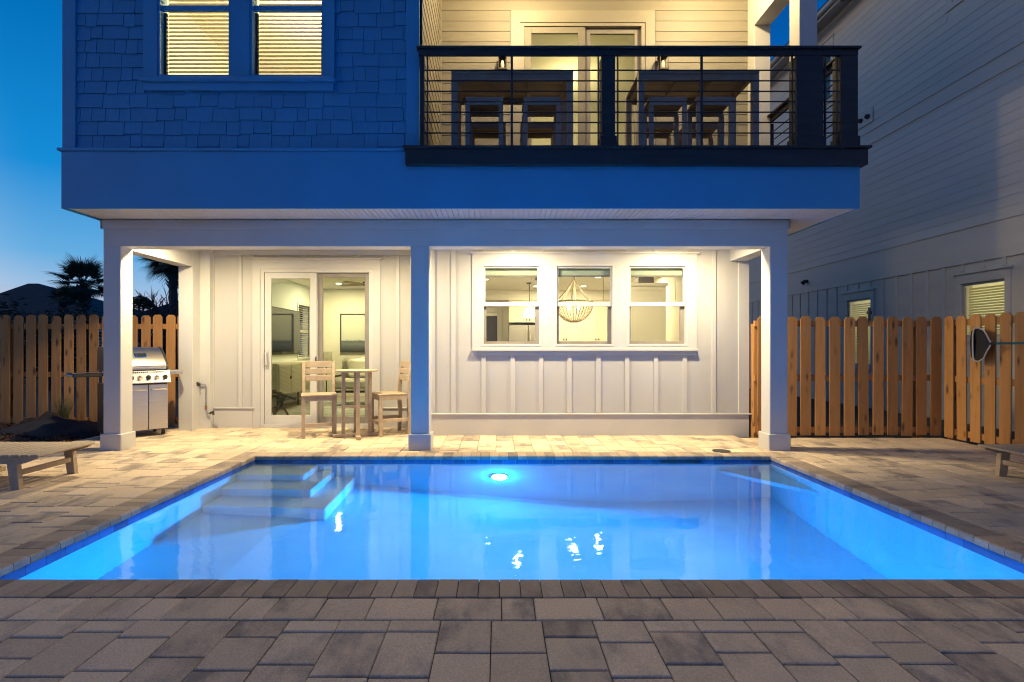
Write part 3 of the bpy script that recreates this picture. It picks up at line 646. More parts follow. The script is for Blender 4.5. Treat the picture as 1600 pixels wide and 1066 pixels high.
# ---- upper storey, shingled block
UX = [(-3.99, -3.13), (-2.91, -2.04)]; uz0, uz1 = 4.48, 6.16; TOP = 7.0
bw = B(-5.08, -.93, FY, FY + .13, 3.633, uz0).box(-5.08, -.93, FY, FY + .13, uz1, TOP)
e = [-5.08] + [q for w in UX for q in w] + [-.93]
for a, b in zip(e[0::2], e[1::2]): bw.box(a, b, FY, FY + .13, uz0, uz1)
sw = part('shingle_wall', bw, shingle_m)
srng = random.Random(8)
cx0, cx1, cz0 = -4.155, -1.92, 4.31
rowh = .1592; extra = MB()
offs = [0, .02, -.012, .015, .008]
for k in range(21):
    zb = 3.636 + k * rowh; x = -4.948 + srng.uniform(-.1, 0)
    while x < -1.082:
        w = srng.choice((.135, .16, .21, .26, .31)); x1 = x + w
        z0 = zb + srng.choice((0, .0, .016, .024, .008)); z1 = zb + rowh + .028
        spans = [(max(x, -4.948), min(x1, -1.082))]
        if z1 > cz0:
            s0, s1 = spans[0]; spans = []
            if s0 < cx0: spans.append((s0, min(s1, cx0)))
            if s1 > cx1: spans.append((max(s0, cx1), s1))
            if z0 < cz0 - .03 and s1 > cx0 and s0 < cx1: spans = [(s0, s1)]; z1 = min(z1, cz0)
        for s0, s1 in spans:
            if s1 - s0 < .02: continue
            a, b = s0 + .0035, s1 - .0035; t = srng.uniform(.0, .003); zt = min(z1, TOP)
            vs = [(a, FY - .020 - t, z0), (b, FY - .020 - t, z0), (b, FY - .004, zt), (a, FY - .004, zt), (a, FY - .0005, z0), (b, FY - .0005, z0), (b, FY - .0005, zt), (a, FY - .0005, zt)]
            fs = [(0, 1, 2, 3), (4, 7, 6, 5), (0, 4, 5, 1), (0, 3, 7, 4), (1, 5, 6, 2), (3, 2, 6, 7)]
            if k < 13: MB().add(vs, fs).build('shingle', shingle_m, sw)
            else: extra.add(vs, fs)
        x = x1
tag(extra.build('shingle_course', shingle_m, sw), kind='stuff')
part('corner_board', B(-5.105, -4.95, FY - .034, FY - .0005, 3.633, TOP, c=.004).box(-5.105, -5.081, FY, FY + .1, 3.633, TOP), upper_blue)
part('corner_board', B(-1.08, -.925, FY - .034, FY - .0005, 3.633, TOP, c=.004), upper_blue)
uc = B(cx0, UX[0][0], FY - .04, FY - .0007, 4.452, 6.32).box(UX[1][1], cx1, FY - .04, FY - .0007, 4.452, 6.32).box(UX[0][1], UX[1][0], FY - .04, FY - .0007, 4.452, uz1).box(UX[0][0], UX[1][1], FY - .04, FY - .0007, uz1, 6.32)
for a, b in UX: uc.box(a, b, FY - .04, FY - .0007, 4.452, uz0)
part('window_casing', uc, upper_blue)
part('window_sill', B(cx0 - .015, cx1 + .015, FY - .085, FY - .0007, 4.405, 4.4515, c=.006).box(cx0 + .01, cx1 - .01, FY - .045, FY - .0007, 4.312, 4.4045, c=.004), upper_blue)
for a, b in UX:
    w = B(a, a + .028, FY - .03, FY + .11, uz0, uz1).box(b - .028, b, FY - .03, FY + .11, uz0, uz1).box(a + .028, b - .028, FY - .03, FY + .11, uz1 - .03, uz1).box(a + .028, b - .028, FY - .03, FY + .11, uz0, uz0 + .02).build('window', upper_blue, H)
    zm = 5.30
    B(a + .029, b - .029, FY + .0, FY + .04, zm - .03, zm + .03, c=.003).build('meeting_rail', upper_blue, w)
    B(a + .029, a + .06, FY + .045, FY + .075, uz0 + .021, zm - .031).box(b - .06, b - .029, FY + .045, FY + .075, uz0 + .021, zm - .031).box(a + .06, b - .06, FY + .045, FY + .075, uz0 + .021, uz0 + .055).build('lower_sash', frame_dark, w)
    B(a + .06, b - .06, FY + .058, FY + .062, uz0 + .055, zm - .031).build('glass_pane', glass, w)
    B(a + .029, b - .029, FY + .016, FY + .02, zm + .031, uz1 - .031).build('glass_pane', glass, w)
    for k in range(33):
        z = 4.53 + k * .0475
        MB().add([(a + .05, FY + .088, z), (b - .05, FY + .088, z), (b - .05, FY + .108, z + .04), (a + .05, FY + .108, z + .04), (a + .05, FY + .0895, z), (b - .05, FY + .0895, z), (b - .05, FY + .1095, z + .04), (a + .05, FY + .1095, z + .04)], [(0, 1, 2, 3), (7, 6, 5, 4), (0, 4, 5, 1), (2, 6, 7, 3)]).build('blind_slat', slat_m, w)
part('upper_room_shell', B(-5.08, -4.95, FY + .131, 15, 3.6, TOP).box(-1.08, -.93, FY + .131, 8.11, 3.6, TOP).box(-4.949, -1.081, 10.4, 10.5, 3.6, TOP).box(-5.08, -.93, FY + .131, 10.5, 6.62, 6.7), room_wall)
# ---- balcony
BY = 8.11; BF = 3.63
db = MB()
for k in range(14): part('deck_board', B(-.92, 4.2, 6.13 + k * .1415, 6.13 + k * .1415 + .137, 3.600, BF, c=.003), deckwood)
part('balcony_rim', B(-1.077, 4.262, 6.05, 6.126, 3.418, 3.6, c=.003).box(4.2235, 4.262, 6.127, 8.3, 3.418, 3.6), blackwood)
part('rim_cap', B(-1.10, 4.285, 6.015, 6.127, 3.6005, 3.626, c=.003).box(4.205, 4.285, 6.1275, 8.3, 3.6005, 3.626), blackwood)
bwall = part('balcony_wall', B(-.93, .30, BY, BY + .12, BF, TOP).box(2.30, 4.08, BY, BY + .12, BF, TOP).box(.30, 2.30, BY, BY + .12, 6.36, TOP), siding_m)
def lap(mb, ax, a, b, off, z0, z1, sgn):
    """one lap siding board: butt edge proud at the bottom, tucked at the top"""
    t0, t1 = .011, .003
    poly = [(off, z0), (off + sgn * t0, z0), (off + sgn * t1, z1 + .012), (off, z1 + .012)]
    return mb.prism(poly, ax, a, b)
k = 0; z = BF
while z < 6.78:
    z1 = min(z + .16, 6.8)
    for a, b in (((-.875, .18), (2.42, 4.08)) if z < 6.5 else ((-.875, 4.08),)):
        lap(MB(), 'x', a, b, BY - .0005, z, z1, -1).build('siding_board', siding_m, bwall)
    z = z1
bside = part('balcony_side_wall', B(-.928, -.905, 6.3, BY - .02, BF, TOP), siding_m)
z = BF
while z < 6.78:
    z1 = min(z + .16, 6.8)
    lap(MB(), 'y', 6.175, BY - .045, -.9045, z, z1, 1).build('siding_board', siding_m, bside); z = z1
part('inside_corner_trim', B(-.904, -.876, BY - .045, BY - .0006, BF, 6.8), balcony_trim)
part('balcony_ceiling', B(-.93, 4.3, 6.3, 8.3, 6.80, 6.86), white)
for x in (.3, 3.0): part('recessed_light', MB().lathe([(.08, -.006), (.11, -.01), (.11, .004), (.08, .004)], (x, 7.0, 6.794), 20), white)
part('balcony_header', B(-.92, 4.085, 6.70, 6.92, 6.70, 6.799).box(3.84, 4.08, 6.921, 7.88, 6.15, 6.799), white)
cpart = part('balcony_column', B(3.84, 4.07, 6.70, 6.93, BF, 6.699, c=.005), white)
cpart = part('balcony_column', B(3.845, 4.085, 7.885, 8.105, BF, 6.799, c=.005), white)
ddx0, ddx1, ddz = .336, 2.265, 6.32
part('door_casing', B(.19, ddx0 - .001, BY - .028, BY - .0006, BF, 6.5).box(ddx1 + .001, 2.41, BY - .028, BY - .0006, BF, 6.5).box(ddx0 - .001, ddx1 + .001, BY - .028, BY - .0006, 6.32, 6.5), balcony_trim)
bd = part('sliding_door', B(ddx0, ddx0 + .06, BY - .015, BY + .1, BF, ddz).box(ddx1 - .06, ddx1, BY - .015, BY + .1, BF, ddz).box(ddx0 + .06, ddx1 - .06, BY - .015, BY + .1, ddz - .05, ddz).box(ddx0 + .06, ddx1 - .06, BY - .015, BY + .1, BF, BF + .05), balcony_trim)
leaf(.398, 1.34, BY + .005, .11, BF + .051, ddz - .051, siding_m, glass_g, bd)
leaf(1.34, 2.204, BY + .05, .09, BF + .051, ddz - .051, sash_tan, glass_g, bd)
part('balcony_room_shell', B(-.92, 4.0, 12, 12.1, BF, 6.8).box(-.92, -.82, 8.24, 12, BF, 6.8).box(3.98, 4.08, 8.24, 12, BF, 6.8).box(-.82, 3.98, 8.24, 12, 6.70, 6.8).box(-.82, 3.98, 8.24, 12, 3.6, BF - .002), room_wall)
part('upper_roof', B(-5.5, 4.7, 5.75, 15.3, 7.0, 7.12).prism([(-5.5, 7.121), (4.7, 7.121), (-.4, 9.6)], 'y', 6.0, 15), roof_m)
# railing
rail = part('railing', B(-.95, 4.19, 6.05, 6.23, 4.765, 4.79, c=.003).box(-.93, 4.17, 6.085, 6.125, 4.70, 4.7645).box(4.03, 4.19, 6.231, 8.1, 4.765, 4.79, c=.003).box(4.09, 4.13, 6.231, 8.1, 4.70, 4.7645), blackwood)
def rpost(x0, x1, base=True):
    p = B(x0, x1, 6.09, 6.09 + min(x1 - x0, .157), BF, 4.6995, c=.004).build('rail_post', blackwood, rail)
    if base: B(x0 - .015, x1 + .015, 6.072, 6.09 + min(x1 - x0, .157) + .015, BF, 3.76, c=.004).build('post_base', blackwood, p)
def rx(px): return (px - 779) * 6.1 / 820
rpost(rx(656.5), rx(663), False); rpost(rx(940), rx(961)); rpost(rx(1243.5), rx(1286)); rpost(rx(1313), rx(1340))
for a, b, mid in ((rx(663), rx(940), 800), (rx(961), rx(1243.5), 1097), (rx(1286), rx(1313), None)):
    for py in (110, 126.5, 143, 159, 175.5, 191.5, 208):
        z = 1.3 + (544 - py) * 6.12 / 820
        MB().tube([(a, 6.12, z), (b, 6.12, z)], .0085, 8).build('rod', black, rail, smooth=True)
    if mid: B(rx(mid) - .012, rx(mid) + .012, 6.105, 6.135, BF, 4.6995).build('picket', black, rail)
    B(a + .028, a + .042, 6.105, 6.135, BF, 4.6995).build('picket', black, rail)
    B(b - .042, b - .028, 6.105, 6.135, BF, 4.6995).build('picket', black, rail)
for py in (110, 126.5, 143, 159, 175.5, 191.5, 208):
    z = 1.3 + (544 - py) * 6.12 / 820
    MB().tube([(4.11, 6.24, z), (4.11, 7.95, z)], .0085, 8).build('rod', black, rail, smooth=True)
B(4.05, 4.17, 7.951, 8.1, BF, 4.6995).build('rail_post', blackwood, rail)
# wall lanterns beside the balcony door
def sconce(x, label):
    s = thing('wall_lantern', label, 'wall lantern', (x, BY - .03, 5.66), 0, 'lanterns beside the balcony door')
    B(x - .05, x + .05, BY - .03, BY - .014, 5.56, 5.76, c=.006).build('back_plate', bronze, s)
    f = MB()
    for sx in (-1, 1):
        for yy in (BY - .17, BY - .05): f.box(x + sx * .06 - .006, x + sx * .06 + .006, yy - .006, yy + .006, 5.54, 5.74)
    f.box(x - .07, x + .07, BY - .18, BY - .04, 5.74, 5.76).box(x - .07, x + .07, BY - .18, BY - .04, 5.52, 5.54).box(x - .012, x + .012, BY - .045, BY - .028, 5.74, 5.755)
    f.build('cage', bronze, s)
    MB().lathe([(.02, 0), (.032, .05), (.02, .11), (.005, .13)], (x, BY - .11, 5.56), 12).build('bulb', cab_white, s, smooth=True)
sconce((785 - 779) * 8 / 820, 'wall lantern left of the balcony sliding door, above the left bar table')
sconce((1036 - 779) * 8 / 820, 'wall lantern right of the balcony sliding door, above the right bar table')

# ================================================================ NEIGHBOUR
nb = thing('neighbor_house', 'tall grey three storey house with lap siding beyond the right fence', 'house', (8.5, 11, 0))
NX = 8.5
NW = [(8.79, 9.63, 1.5, 2.47), (11.96, 12.8, .9, 2.45), (9.05, 9.84, 7.75, 9.1), (13.4, 14.2, 7.7, 9.05)]
def npanel(z0, z1, y0=1.5, y1=21):
    """wall sheet pieces round the windows"""
    mb = MB(); ws = sorted([w for w in NW if w[2] < z1 and w[3] > z0]); y = y0
    for a, b, c, d in ws:
        mb.box(NX, NX + .2, y, a, z0, z1)
        if c > z0: mb.box(NX, NX + .2, a, b, z0, c)
        if d < z1: mb.box(NX, NX + .2, a, b, d, z1)
        y = b
    mb.box(NX, NX + .2, y, y1, z0, z1); return mb
wl_ = npanel(-.1, 5).build('wall', nb_m, nb)
npanel(5.0, 9.66).build('wall', nb_m, nb)
B(NX + .2, NX + .3, 1.5, 1.6, 0, 9.6).box(NX + .2, 16, 20.8, 21, -.1, 9.66).box(NX + .2, 16, 1.5, 1.7, -.1, 9.66).box(15.8, 16, 1.7, 20.8, -.1, 9.66).build('far_walls', nb_m, nb)
def nboards(z0, z1, step):
    z = z0
    while z < z1 - .02:
        zt = min(z + step, z1); ys = [(1.5, 21)]
        for a, b, c, d in NW:
            if c - .12 < zt and d + .12 > z:
                nn = []
                for p, q in ys:
                    if p < a - .1 < q: nn += [(p, a - .1), (b + .1, q)]
                    else: nn.append((p, q))
                ys = nn
        for p, q in ys: lap(MB(), 'y', p, q, NX - .0005, z, zt - .012, -1).build('siding_board', nb_m, wl_)
        z = zt
nboards(3.495, 5.93, .172); nboards(6.275, 9.62, .172)
B(NX - .03, NX - .0006, 1.5, 21, 2.83, 3.46).build('belt_board', nb_m, nb)
B(NX - .05, NX - .0006, 1.5, 21, 3.4605, 3.494).build('drip_ledge', nb_m, nb)
B(NX - .025, NX - .0006, 1.5, 21, 5.95, 6.235).build('belt_board', nb_m, nb)
B(NX - .045, NX - .0006, 1.5, 21, 6.2355, 6.268).build('drip_ledge', nb_m, nb)
y = 4.0
while y < 20.8:
    z0 = -.05; skip = [w for w in NW[:2] if w[0] - .16 < y < w[1] + .16]
    if skip: z0 = 2.70
    B(NX - .022, NX - .0006, y - .03, y + .03, z0, 2.829).build('wall_batten', nb_m, nb); y += .4
B(NX - .5, NX - .47, 1.2, 21.3, 9.46, 9.60).build('eave_fascia', white, nb)
B(NX - .469, NX + .1, 1.2, 21.3, 9.66, 9.70).build('eave_soffit', white, nb)
MB().tube([(NX - .56, 1.2, 9.57), (NX - .56, 21.3, 9.57)], .06, 8).build('gutter', white, nb)
MB().prism([(NX - .55, 9.701), (16.5, 9.701), (12.2, 12.2)], 'y', 1.2, 21.3).build('roof', roof_m, nb)
for i, (a, b, c, d) in enumerate(NW):
    w = B(NX - .028, NX - .0006, a - .1, a, c - .1, d + .001).box(NX - .028, NX - .0006, b, b + .1, c - .1, d + .001).box(NX - .03, NX - .0006, a - .1, b + .1, d + .001, d + .17).box(NX - .06, NX - .0006, a - .14, b + .14, d + .1705, d + .20).box(NX - .04, NX - .0006, a, b, c - .1, c).build('window', nb_m, nb)
    B(NX + .02, NX + .05, a, a + .04, c, d).box(NX + .02, NX + .05, b - .04, b, c, d).box(NX + .02, NX + .05, a + .04, b - .04, d - .04, d).box(NX + .02, NX + .05, a + .04, b - .04, c, c + .04).build('sash', white, w)
    B(NX + .03, NX + .034, a + .04, b - .04, c + .04, d - .04).build('glass_pane', glass, w)
    if i < 2:
        s = MB()
        for k in range(int((d - c - .1) / .047)):
            z = c + .05 + k * .047
            s.add([(NX + .075, a + .05, z), (NX + .075, b - .05, z), (NX + .10, b - .05, z + .034), (NX + .10, a + .05, z + .034), (NX + .0765, a + .05, z), (NX + .0765, b - .05, z), (NX + .1015, b - .05, z + .034), (NX + .1015, a + .05, z + .034)], [(0, 1, 2, 3), (7, 6, 5, 4), (0, 4, 5, 1), (2, 6, 7, 3)])
        s.build('blind', nslat_m, w)
    B(NX + .21, NX + 1.6, a - .4, a - .35, c - .4, d + .3).box(NX + .21, NX + 1.6, b + .35, b + .4, c - .4, d + .3).box(NX + 1.55, NX + 1.6, a - .35, b + .35, c - .4, d + .3).box(NX + .21, NX + 1.55, a - .35, b + .35, d + .25, d + .3).box(NX + .21, NX + 1.55, a - .35, b + .35, c - .4, c - .35).build('room_shell', room_wall, w)
    if i != 3: point_lamp('neighbor_room_lamp', (NX + 1.0, (a + b) / 2, (c + d) / 2 + .2), 14, (1, .88, .50), .12)
vp = B(NX - .035, NX - .017, 11.88, 12.4, 6.44, 6.76, c=.004).build('vent_plate', nb_m, nb)
for y in (12.02, 12.25):
    MB().tube([(NX - .036, y, 6.6), (NX - .075, y, 6.6), (NX - .085, y, 6.58)], [.055, .055, .04], 14).build('vent_hood', darkmetal, vp, smooth=True)
MB().tube([(NX - .031, 14.4, 3.13), (NX - .1, 14.4, 3.13), (NX - .16, 14.4, 3.07)], [.05, .05, .06], 12).build('security_light', darkmetal, nb, smooth=True)
MB().tube([(NX - .30, 12.5, 9.655), (NX - .30, 12.5, 9.60)], [.07, .08], 12).build('soffit_light', darkmetal, nb)

# ================================================================ FENCES
def picket_mesh(hh, w):
    c = .035
    return MB().prism([(-w / 2, 0), (w / 2, 0), (w / 2, hh - c), (w / 2 - c, hh), (-w / 2 + c, hh), (-w / 2, hh - c)], 'y', -.009, .009).mesh('picket', picket_m)
def fence(name, label, p0, p1, hh, pitch, z0=.02, railz=(.1, .86, 1.66), side=1, w=.15, post_every=2.4, skip=()):
    p0, p1 = Vector((*p0, 0)), Vector((*p1, 0)); d = (p1 - p0); L_ = d.length; d.normalize(); n = Vector((-d.y, d.x, 0)) * side
    f = thing(name, label, 'fence', p0, 0, 'cedar picket fence runs')
    ang = math.atan2(d.y, d.x)
    ms = [picket_mesh(hh + q, w) for q in (-.008, 0, .006)]
    k = 0; t = pitch / 2
    while t < L_ + .02:
        if not any(a < t < b for a, b in skip):
            p = p0 + d * t + n * .012
            o = inst('picket', rng.choice(ms), (p.x, p.y, z0 + rng.uniform(-.01, .01)), f, (rng.gauss(0, .006), rng.gauss(0, .005), ang + rng.gauss(0, .012)))
        t += pitch
    for rz in railz:
        a, b = p0 + n * -.022, p1 + n * -.022
        MB().bar((a.x, a.y, rz), (b.x, b.y, rz), .038, .085).build('rail', picket_m, f)
    t = .05
    while t < L_ + .1:
        p = p0 + d * min(t, L_ - .02) + n * -.092
        MB().bar((p.x, p.y, -.05), (p.x, p.y, hh - .08), .09, .09).build('post', picket_m, f); t += post_every
    return f
fence('picket_fence', 'cedar picket fence behind the grill, left of the porch', (-13.0, 8.78), (-5.02, 8.74), 1.83, .2125, side=-1)
fence('picket_fence', 'cedar picket fence facing the pool, between porch and right corner', (3.76, 7.70), (6.47, 7.70), 1.74, .2115, side=-1)
fence('picket_fence', 'cedar picket fence run with the pool net hanging on it', (6.50, 7.66), (6.50, 1.0), 1.74, .209, side=-1, z0=.015)
gp = thing('gate_latch', 'small black gate latch post on the right cedar fence', 'latch', (5.44, 7.66, 1.74))
MB().tube([(5.44, 7.70, 1.70), (5.44, 7.70, 1.80)], .018, 8).build('stem', darkmetal, gp); MB().lathe([(.0, 0), (.032, .01), (.036, .04), (.015, .07), (.02, .09), (.0, .11)], (5.44, 7.70, 1.79), 12).build('finial', darkmetal, gp, smooth=True)

# ================================================================ GRILL
yaw = R(49)
gr = thing('gas_grill', 'stainless gas grill with closed lid and cabinet doors beside the left porch column', 'grill', (-5.225, 7.615, 0), yaw)
def gp_(name, mb, mat, parent=None, **k): return mb.build(name, mat, parent or gr, local=True, **k)
gp_('cabinet', B(-.375, .375, .012, .5, .09, .79, c=.006), darkmetal)
gp_('side_panel', B(.3755, .381, .012, .5, .09, .79), steel); gp_('side_panel', B(-.381, -.3755, .012, .5, .09, .79), darkmetal)
for a, b in ((-.372, -.128), (-.122, .122), (.128, .372)):
    d = gp_('cabinet_door', B(a, b, -.006, .0115, .10, .765, c=.005), steel)
    gp_('door_handle', MB().tube([(a + .03, -.006, .69), (a + .03, -.04, .69), (b - .03, -.04, .69), (b - .03, -.006, .69)], .009, 8), chrome, d, smooth=True)
pn = gp_('control_panel', MB().prism([(-.05, .80), (-.045, .815), (.0, .965), (.06, .975), (.06, .80)], 'x', -.4, .4), steel)
for k in range(7):
    x = -.31 + k * .107
    kn = gp_('knob', MB().tube([(x, -.024, .872), (x, -.034, .869), (x, -.036, .868), (x, -.072, .857)], [.034, .034, .023, .021], 14), chrome if k % 2 else darkmetal, pn, smooth=True)
vs_ = MB()
for k in range(26): vs_.box(-.33 + k * .026, -.322 + k * .026, -.016, -.006, .935, .955)
gp_('vent_slots', vs_, darkmetal, pn)
gp_('drip_ledge', B(-.41, .41, -.055, .02, .785, .7995, c=.004), steel)
ld = gp_('lid', MB().prism([(.0, .985), (.0, 1.03), (.03, 1.085), (.10, 1.155), (.20, 1.24), (.29, 1.295), (.37, 1.315), (.44, 1.305), (.50, 1.25), (.51, .985)], 'x', -.355, .355), steel, smooth=True)
for s in (-1, 1):
    gp_('lid_end', MB().prism([(-.008, .98), (-.008, 1.034), (.024, 1.092), (.094, 1.164), (.194, 1.249), (.286, 1.304), (.37, 1.325), (.446, 1.314), (.508, 1.255), (.518, .98)], 'x', s * .356, s * .382), darkmetal, ld, smooth=True)
gp_('lid_handle', MB().tube([(-.33, .0, 1.03), (-.33, -.055, 1.03), (.33, -.055, 1.03), (.33, .0, 1.03)], .014, 10), chrome, ld, smooth=True)
GM = Matrix.Translation((.06, .135, 1.192)) @ Matrix.Rotation(R(-49), 4, 'X')
gb = gp_('gauge_bezel', MB().box(-.075, .075, -.012, .012, -.045, .045, c=.008).xf(GM), chrome, ld)
gp_('temperature_gauge', MB().tube([(0, -.010, 0), (0, -.016, 0)], .033, 16).xf(GM), darkmetal, gb)
gp_('firebox', B(-.40, .40, -.0, .52, .976, .986), darkmetal)
gp_('side_shelf', B(.402, .60, .05, .47, .90, .965, c=.012), steel)
ls = gp_('side_shelf', B(-.74, -.402, .05, .47, .90, .955, c=.012), darkmetal)
gp_('shelf_lip', B(-.745, -.402, .045, .475, .9555, .963, c=.003), chrome, ls)
gp_('towel_bar', MB().tube([(-.742, .08, .925), (-.775, .08, .925), (-.775, .44, .925), (-.742, .44, .925)], .009, 8), chrome, ls, smooth=True)
for x in (-.33, .33):
    for y in (.06, .45):
        cs = gp_('caster', MB().tube([(x - .016, y, .045), (x + .016, y, .045)], .043, 16), rubber, smooth=True)
        gp_('caster_fork', B(x - .024, x + .024, y - .012, y + .012, .085, .092).box(x - .024, x - .018, y - .012, y + .012, .04, .086).box(x + .018, x + .024, y - .012, y + .012, .04, .086), chrome, cs)
        gp_('hub', MB().tube([(x - .0175, y, .045), (x + .0175, y, .045)], .018, 12), chrome, cs)
# gas pipe on the wall
pp = thing('gas_pipe', 'grey gas pipe loop with black valve handle on the porch wall beside the grill', 'gas pipe', (-4.72, 8.44, 0))
pz = lambda py: 1.3 - (py - 544) * 8.44 / 820
px_ = lambda px: (px - 779) * 8.44 / 820
MB().tube([(px_(301), 8.44, pz(663)), (px_(301), 8.44, pz(603)), (px_(303), 8.44, pz(601)), (px_(320), 8.44, pz(601)), (px_(321.5), 8.44, pz(603)), (px_(321.5), 8.44, pz(640)), (px_(325), 8.43, pz(646)), (px_(329), 8.43, pz(645))], .012, 8).build('pipe', pvc, pp, smooth=True)
MB().tube([(px_(311), 8.44, pz(601)), (px_(311), 8.385, pz(599))], [.03, .026], 12).tube([(px_(308), 8.38, pz(597)), (px_(315), 8.38, pz(601))], .012, 8).build('valve_handle', darkmetal, pp, smooth=True)
MB().tube([(px_(321.5), 8.44, pz(634)), (px_(321.5), 8.44, pz(640))], .018, 10).build('coupling', brass, pp)
MB().tube([(px_(328), 8.44, pz(646)), (px_(334), 8.43, pz(643)), (px_(334), 8.43, pz(648))], .02, 10).build('outlet', darkmetal, pp, smooth=True)

# ================================================================ BISTRO SET
bt = thing('bistro_table', 'tall round tan bistro table between the two chairs on the porch', 'table', (-2.086, 7.72, 0))
def lt_(name, mb, mat, parent, **k): return mb.build(name, mat, parent, local=True, **k)
top = lt_('tabletop', MB().lathe([(0.0, .952), (.285, .952), (.30, .958), (.302, .975), (.295, .982), (0, .982)], (0, 0, 0), 40), furn, bt, smooth=True)
for k in range(4):
    a = R(20 + 90 * k); x, y = .19 * math.cos(a), .19 * math.sin(a)
    mb = B(-.026, .026, -.026, .026, .05, .951, c=.004).xf(Matrix.Translation((x, y, 0)) @ Matrix.Rotation(a, 4, 'Z')); lt_('leg', mb, furn, bt)
    lt_('foot', MB().box(.03, .335, -.034, .034, .0, .049, c=.008).xf(Matrix.Rotation(a, 4, 'Z')), furn, bt)
lt_('stretcher', MB().box(-.165, .165, -.02, .02, .42, .46, c=.004).xf(Matrix.Rotation(R(20), 4, 'Z')), furn, bt)
lt_('stretcher', MB().box(-.165, .165, -.02, .02, .375, .4195, c=.004).xf(Matrix.Rotation(R(110), 4, 'Z')), furn, bt)
def chair(label, loc, yawdeg):
    c = thing('counter_chair', label, 'chair', loc, R(yawdeg), 'chairs at the bistro table')
    for s in (-1, 1):
        lt_('front_leg', B(s * .215 - .026, s * .215 + .026, -.235, -.185, 0, .60, c=.004), furn, c)
        mb = MB(); pts = [(.225, 0), (.245, .3), (.225, .60), (.245, .85), (.285, 1.09)]; wd = [.025, .027, .032, .026, .02]
        poly = [(y - w, z) for (y, z), w in zip(pts, wd)] + [(y + w, z) for (y, z), w in reversed(list(zip(pts, wd)))]
        mb.prism(poly, 'x', s * .215 - .022, s * .215 + .022); lt_('rear_leg', mb, furn, c)
        lt_('stretcher', B(s * .215 - .014, s * .215 + .014, -.184, .21, .20, .25, c=.003), furn, c)
        lt_('apron', B(s * .215 - .018, s * .215 + .018, -.184, .195, .53, .60), furn, c)
    lt_('apron', B(-.188, .188, -.232, -.2, .53, .60), furn, c)
    lt_('stretcher', B(-.188, .188, -.225, -.197, .16, .21, c=.003), furn, c)
    for k in range(5):
        y = -.25 + k * .089; lt_('seat_slat', B(-.25, .25, y, y + .083, .601, .624, c=.006), furn, c)
    for z0, z1, yb in ((.80, .885, .235), (.905, .985, .25), (1.005, 1.10, .268)):
        lt_('back_slat', MB().box(-.192, .192, yb - .011, yb + .011, z0, z1, c=.004).xf(Matrix.Identity(4)), furn, c)
    return c
chair('tan counter height chair facing the pool, left of the bistro table', (-2.68, 7.83, 0), 20)
chair('tan counter height chair seen side on, right of the bistro table by the middle column', (-1.66, 8.0, 0), -60)

# ================================================================ LOUNGERS
def lounger(label, loc, flip):
    """foot end at x=0, head towards +x (mirrored with flip)"""
    c = thing('chaise_lounge', label, 'lounge chair', loc, 0, 'slatted chaise lounges on the pool deck')
    s = -1 if flip else 1
    def q(name, mb, parent=None):
        if flip: mb.v = [(-x, y, z) for x, y, z in mb.v]
        return mb.build(name, furn, parent or c, local=True)
    for y in (-.315, .315):
        q('side_rail', MB().prism([(.04, .295), (.04, .275), (.16, .235), (1.9, .235), (1.9, .295)], 'y', y - .02, y + .02))
        q('leg', MB().prism([(.20, .236), (.29, .236), (.255, 0), (.175, 0)], 'y', y - .024, y + .024))
        q('leg', MB().prism([(1.55, .236), (1.65, .236), (1.66, 0), (1.57, 0)], 'y', y - .024, y + .024))
    q('stretcher', B(.205, .235, -.29, .29, .12, .17, c=.004)); q('stretcher', B(1.59, 1.62, -.29, .29, .1, .15, c=.004))
    q('cross_bar', B(.86, .93, -.29, .29, .19, .234, c=.004)); q('rest_block', B(.88, .98, -.29, .29, .03, .085, c=.006))
    for k in range(12):
        x0 = .0 + k * .089; q('slat', B(x0, x0 + .077, -.345, .345, .2955, .318, c=.006))
    # raised back
    a = R(38)
    for k in range(9):
        m = Matrix.Translation((1.1, 0, .30)) @ Matrix.Rotation(-a, 4, 'Y')
        q('back_slat', MB().box(.02 + k * .089, .097 + k * .089, -.33, .33, 0, .022, c=.006).xf(m))
    for y in (-.28, .28):
        m = Matrix.Translation((1.1, 0, .30)) @ Matrix.Rotation(-a, 4, 'Y'); q('back_rail', MB().box(.0, .82, y - .018, y + .018, -.05, -.001).xf(m))
    return c
lounger('tan slatted chaise lounge on the left pool deck in front of the mulch bed', (-4.22, 5.15, 0), True)
lounger('tan slatted chaise lounge on the right pool deck by the net fence', (4.90, 5.03, 0), False)

# ================================================================ POOL NET
pn_ = thing('pool_net', 'pool skimmer net with grey rim on a teal pole hung on the right fence', 'pool net', (6.36, 6.9, 1.35))
NXp = 6.36
# D-shaped rim in a plane nearly facing the camera and pool, throat towards the camera end
ry = lambda px: NXp * 820 / (px - 779)
ring = [(1521.5, 516), (1520, 525), (1520, 545), (1521, 560), (1524, 564.5), (1530, 564.5), (1537, 560), (1541, 551), (1547, 541), (1549, 537), (1545, 530), (1541, 522), (1537, 516), (1529, 512.5), (1524, 513)]
pts = []
for px, py in ring:
    u = (px - 1535) / 30.0
    Yp = 6.86 - u * .30; X = (px - 779) * Yp / 820; pts.append(Vector((X, Yp, 1.3 - (py - 544) * Yp / 820)))
MB().tube(pts + [pts[0], pts[1]], .0095, 8).build('rim', greyplastic, pn_, smooth=True)
band = MB(); nb_ = len(pts); bv = [p for p in pts] + [p + (p - sum(pts, Vector()) / nb_) * .06 + Vector((.03, .045, 0)) for p in pts]
band.add(bv, [(k, (k + 1) % nb_, nb_ + (k + 1) % nb_, nb_ + k) for k in range(nb_)]).build('rim_band', greyplastic, pn_, smooth=True)
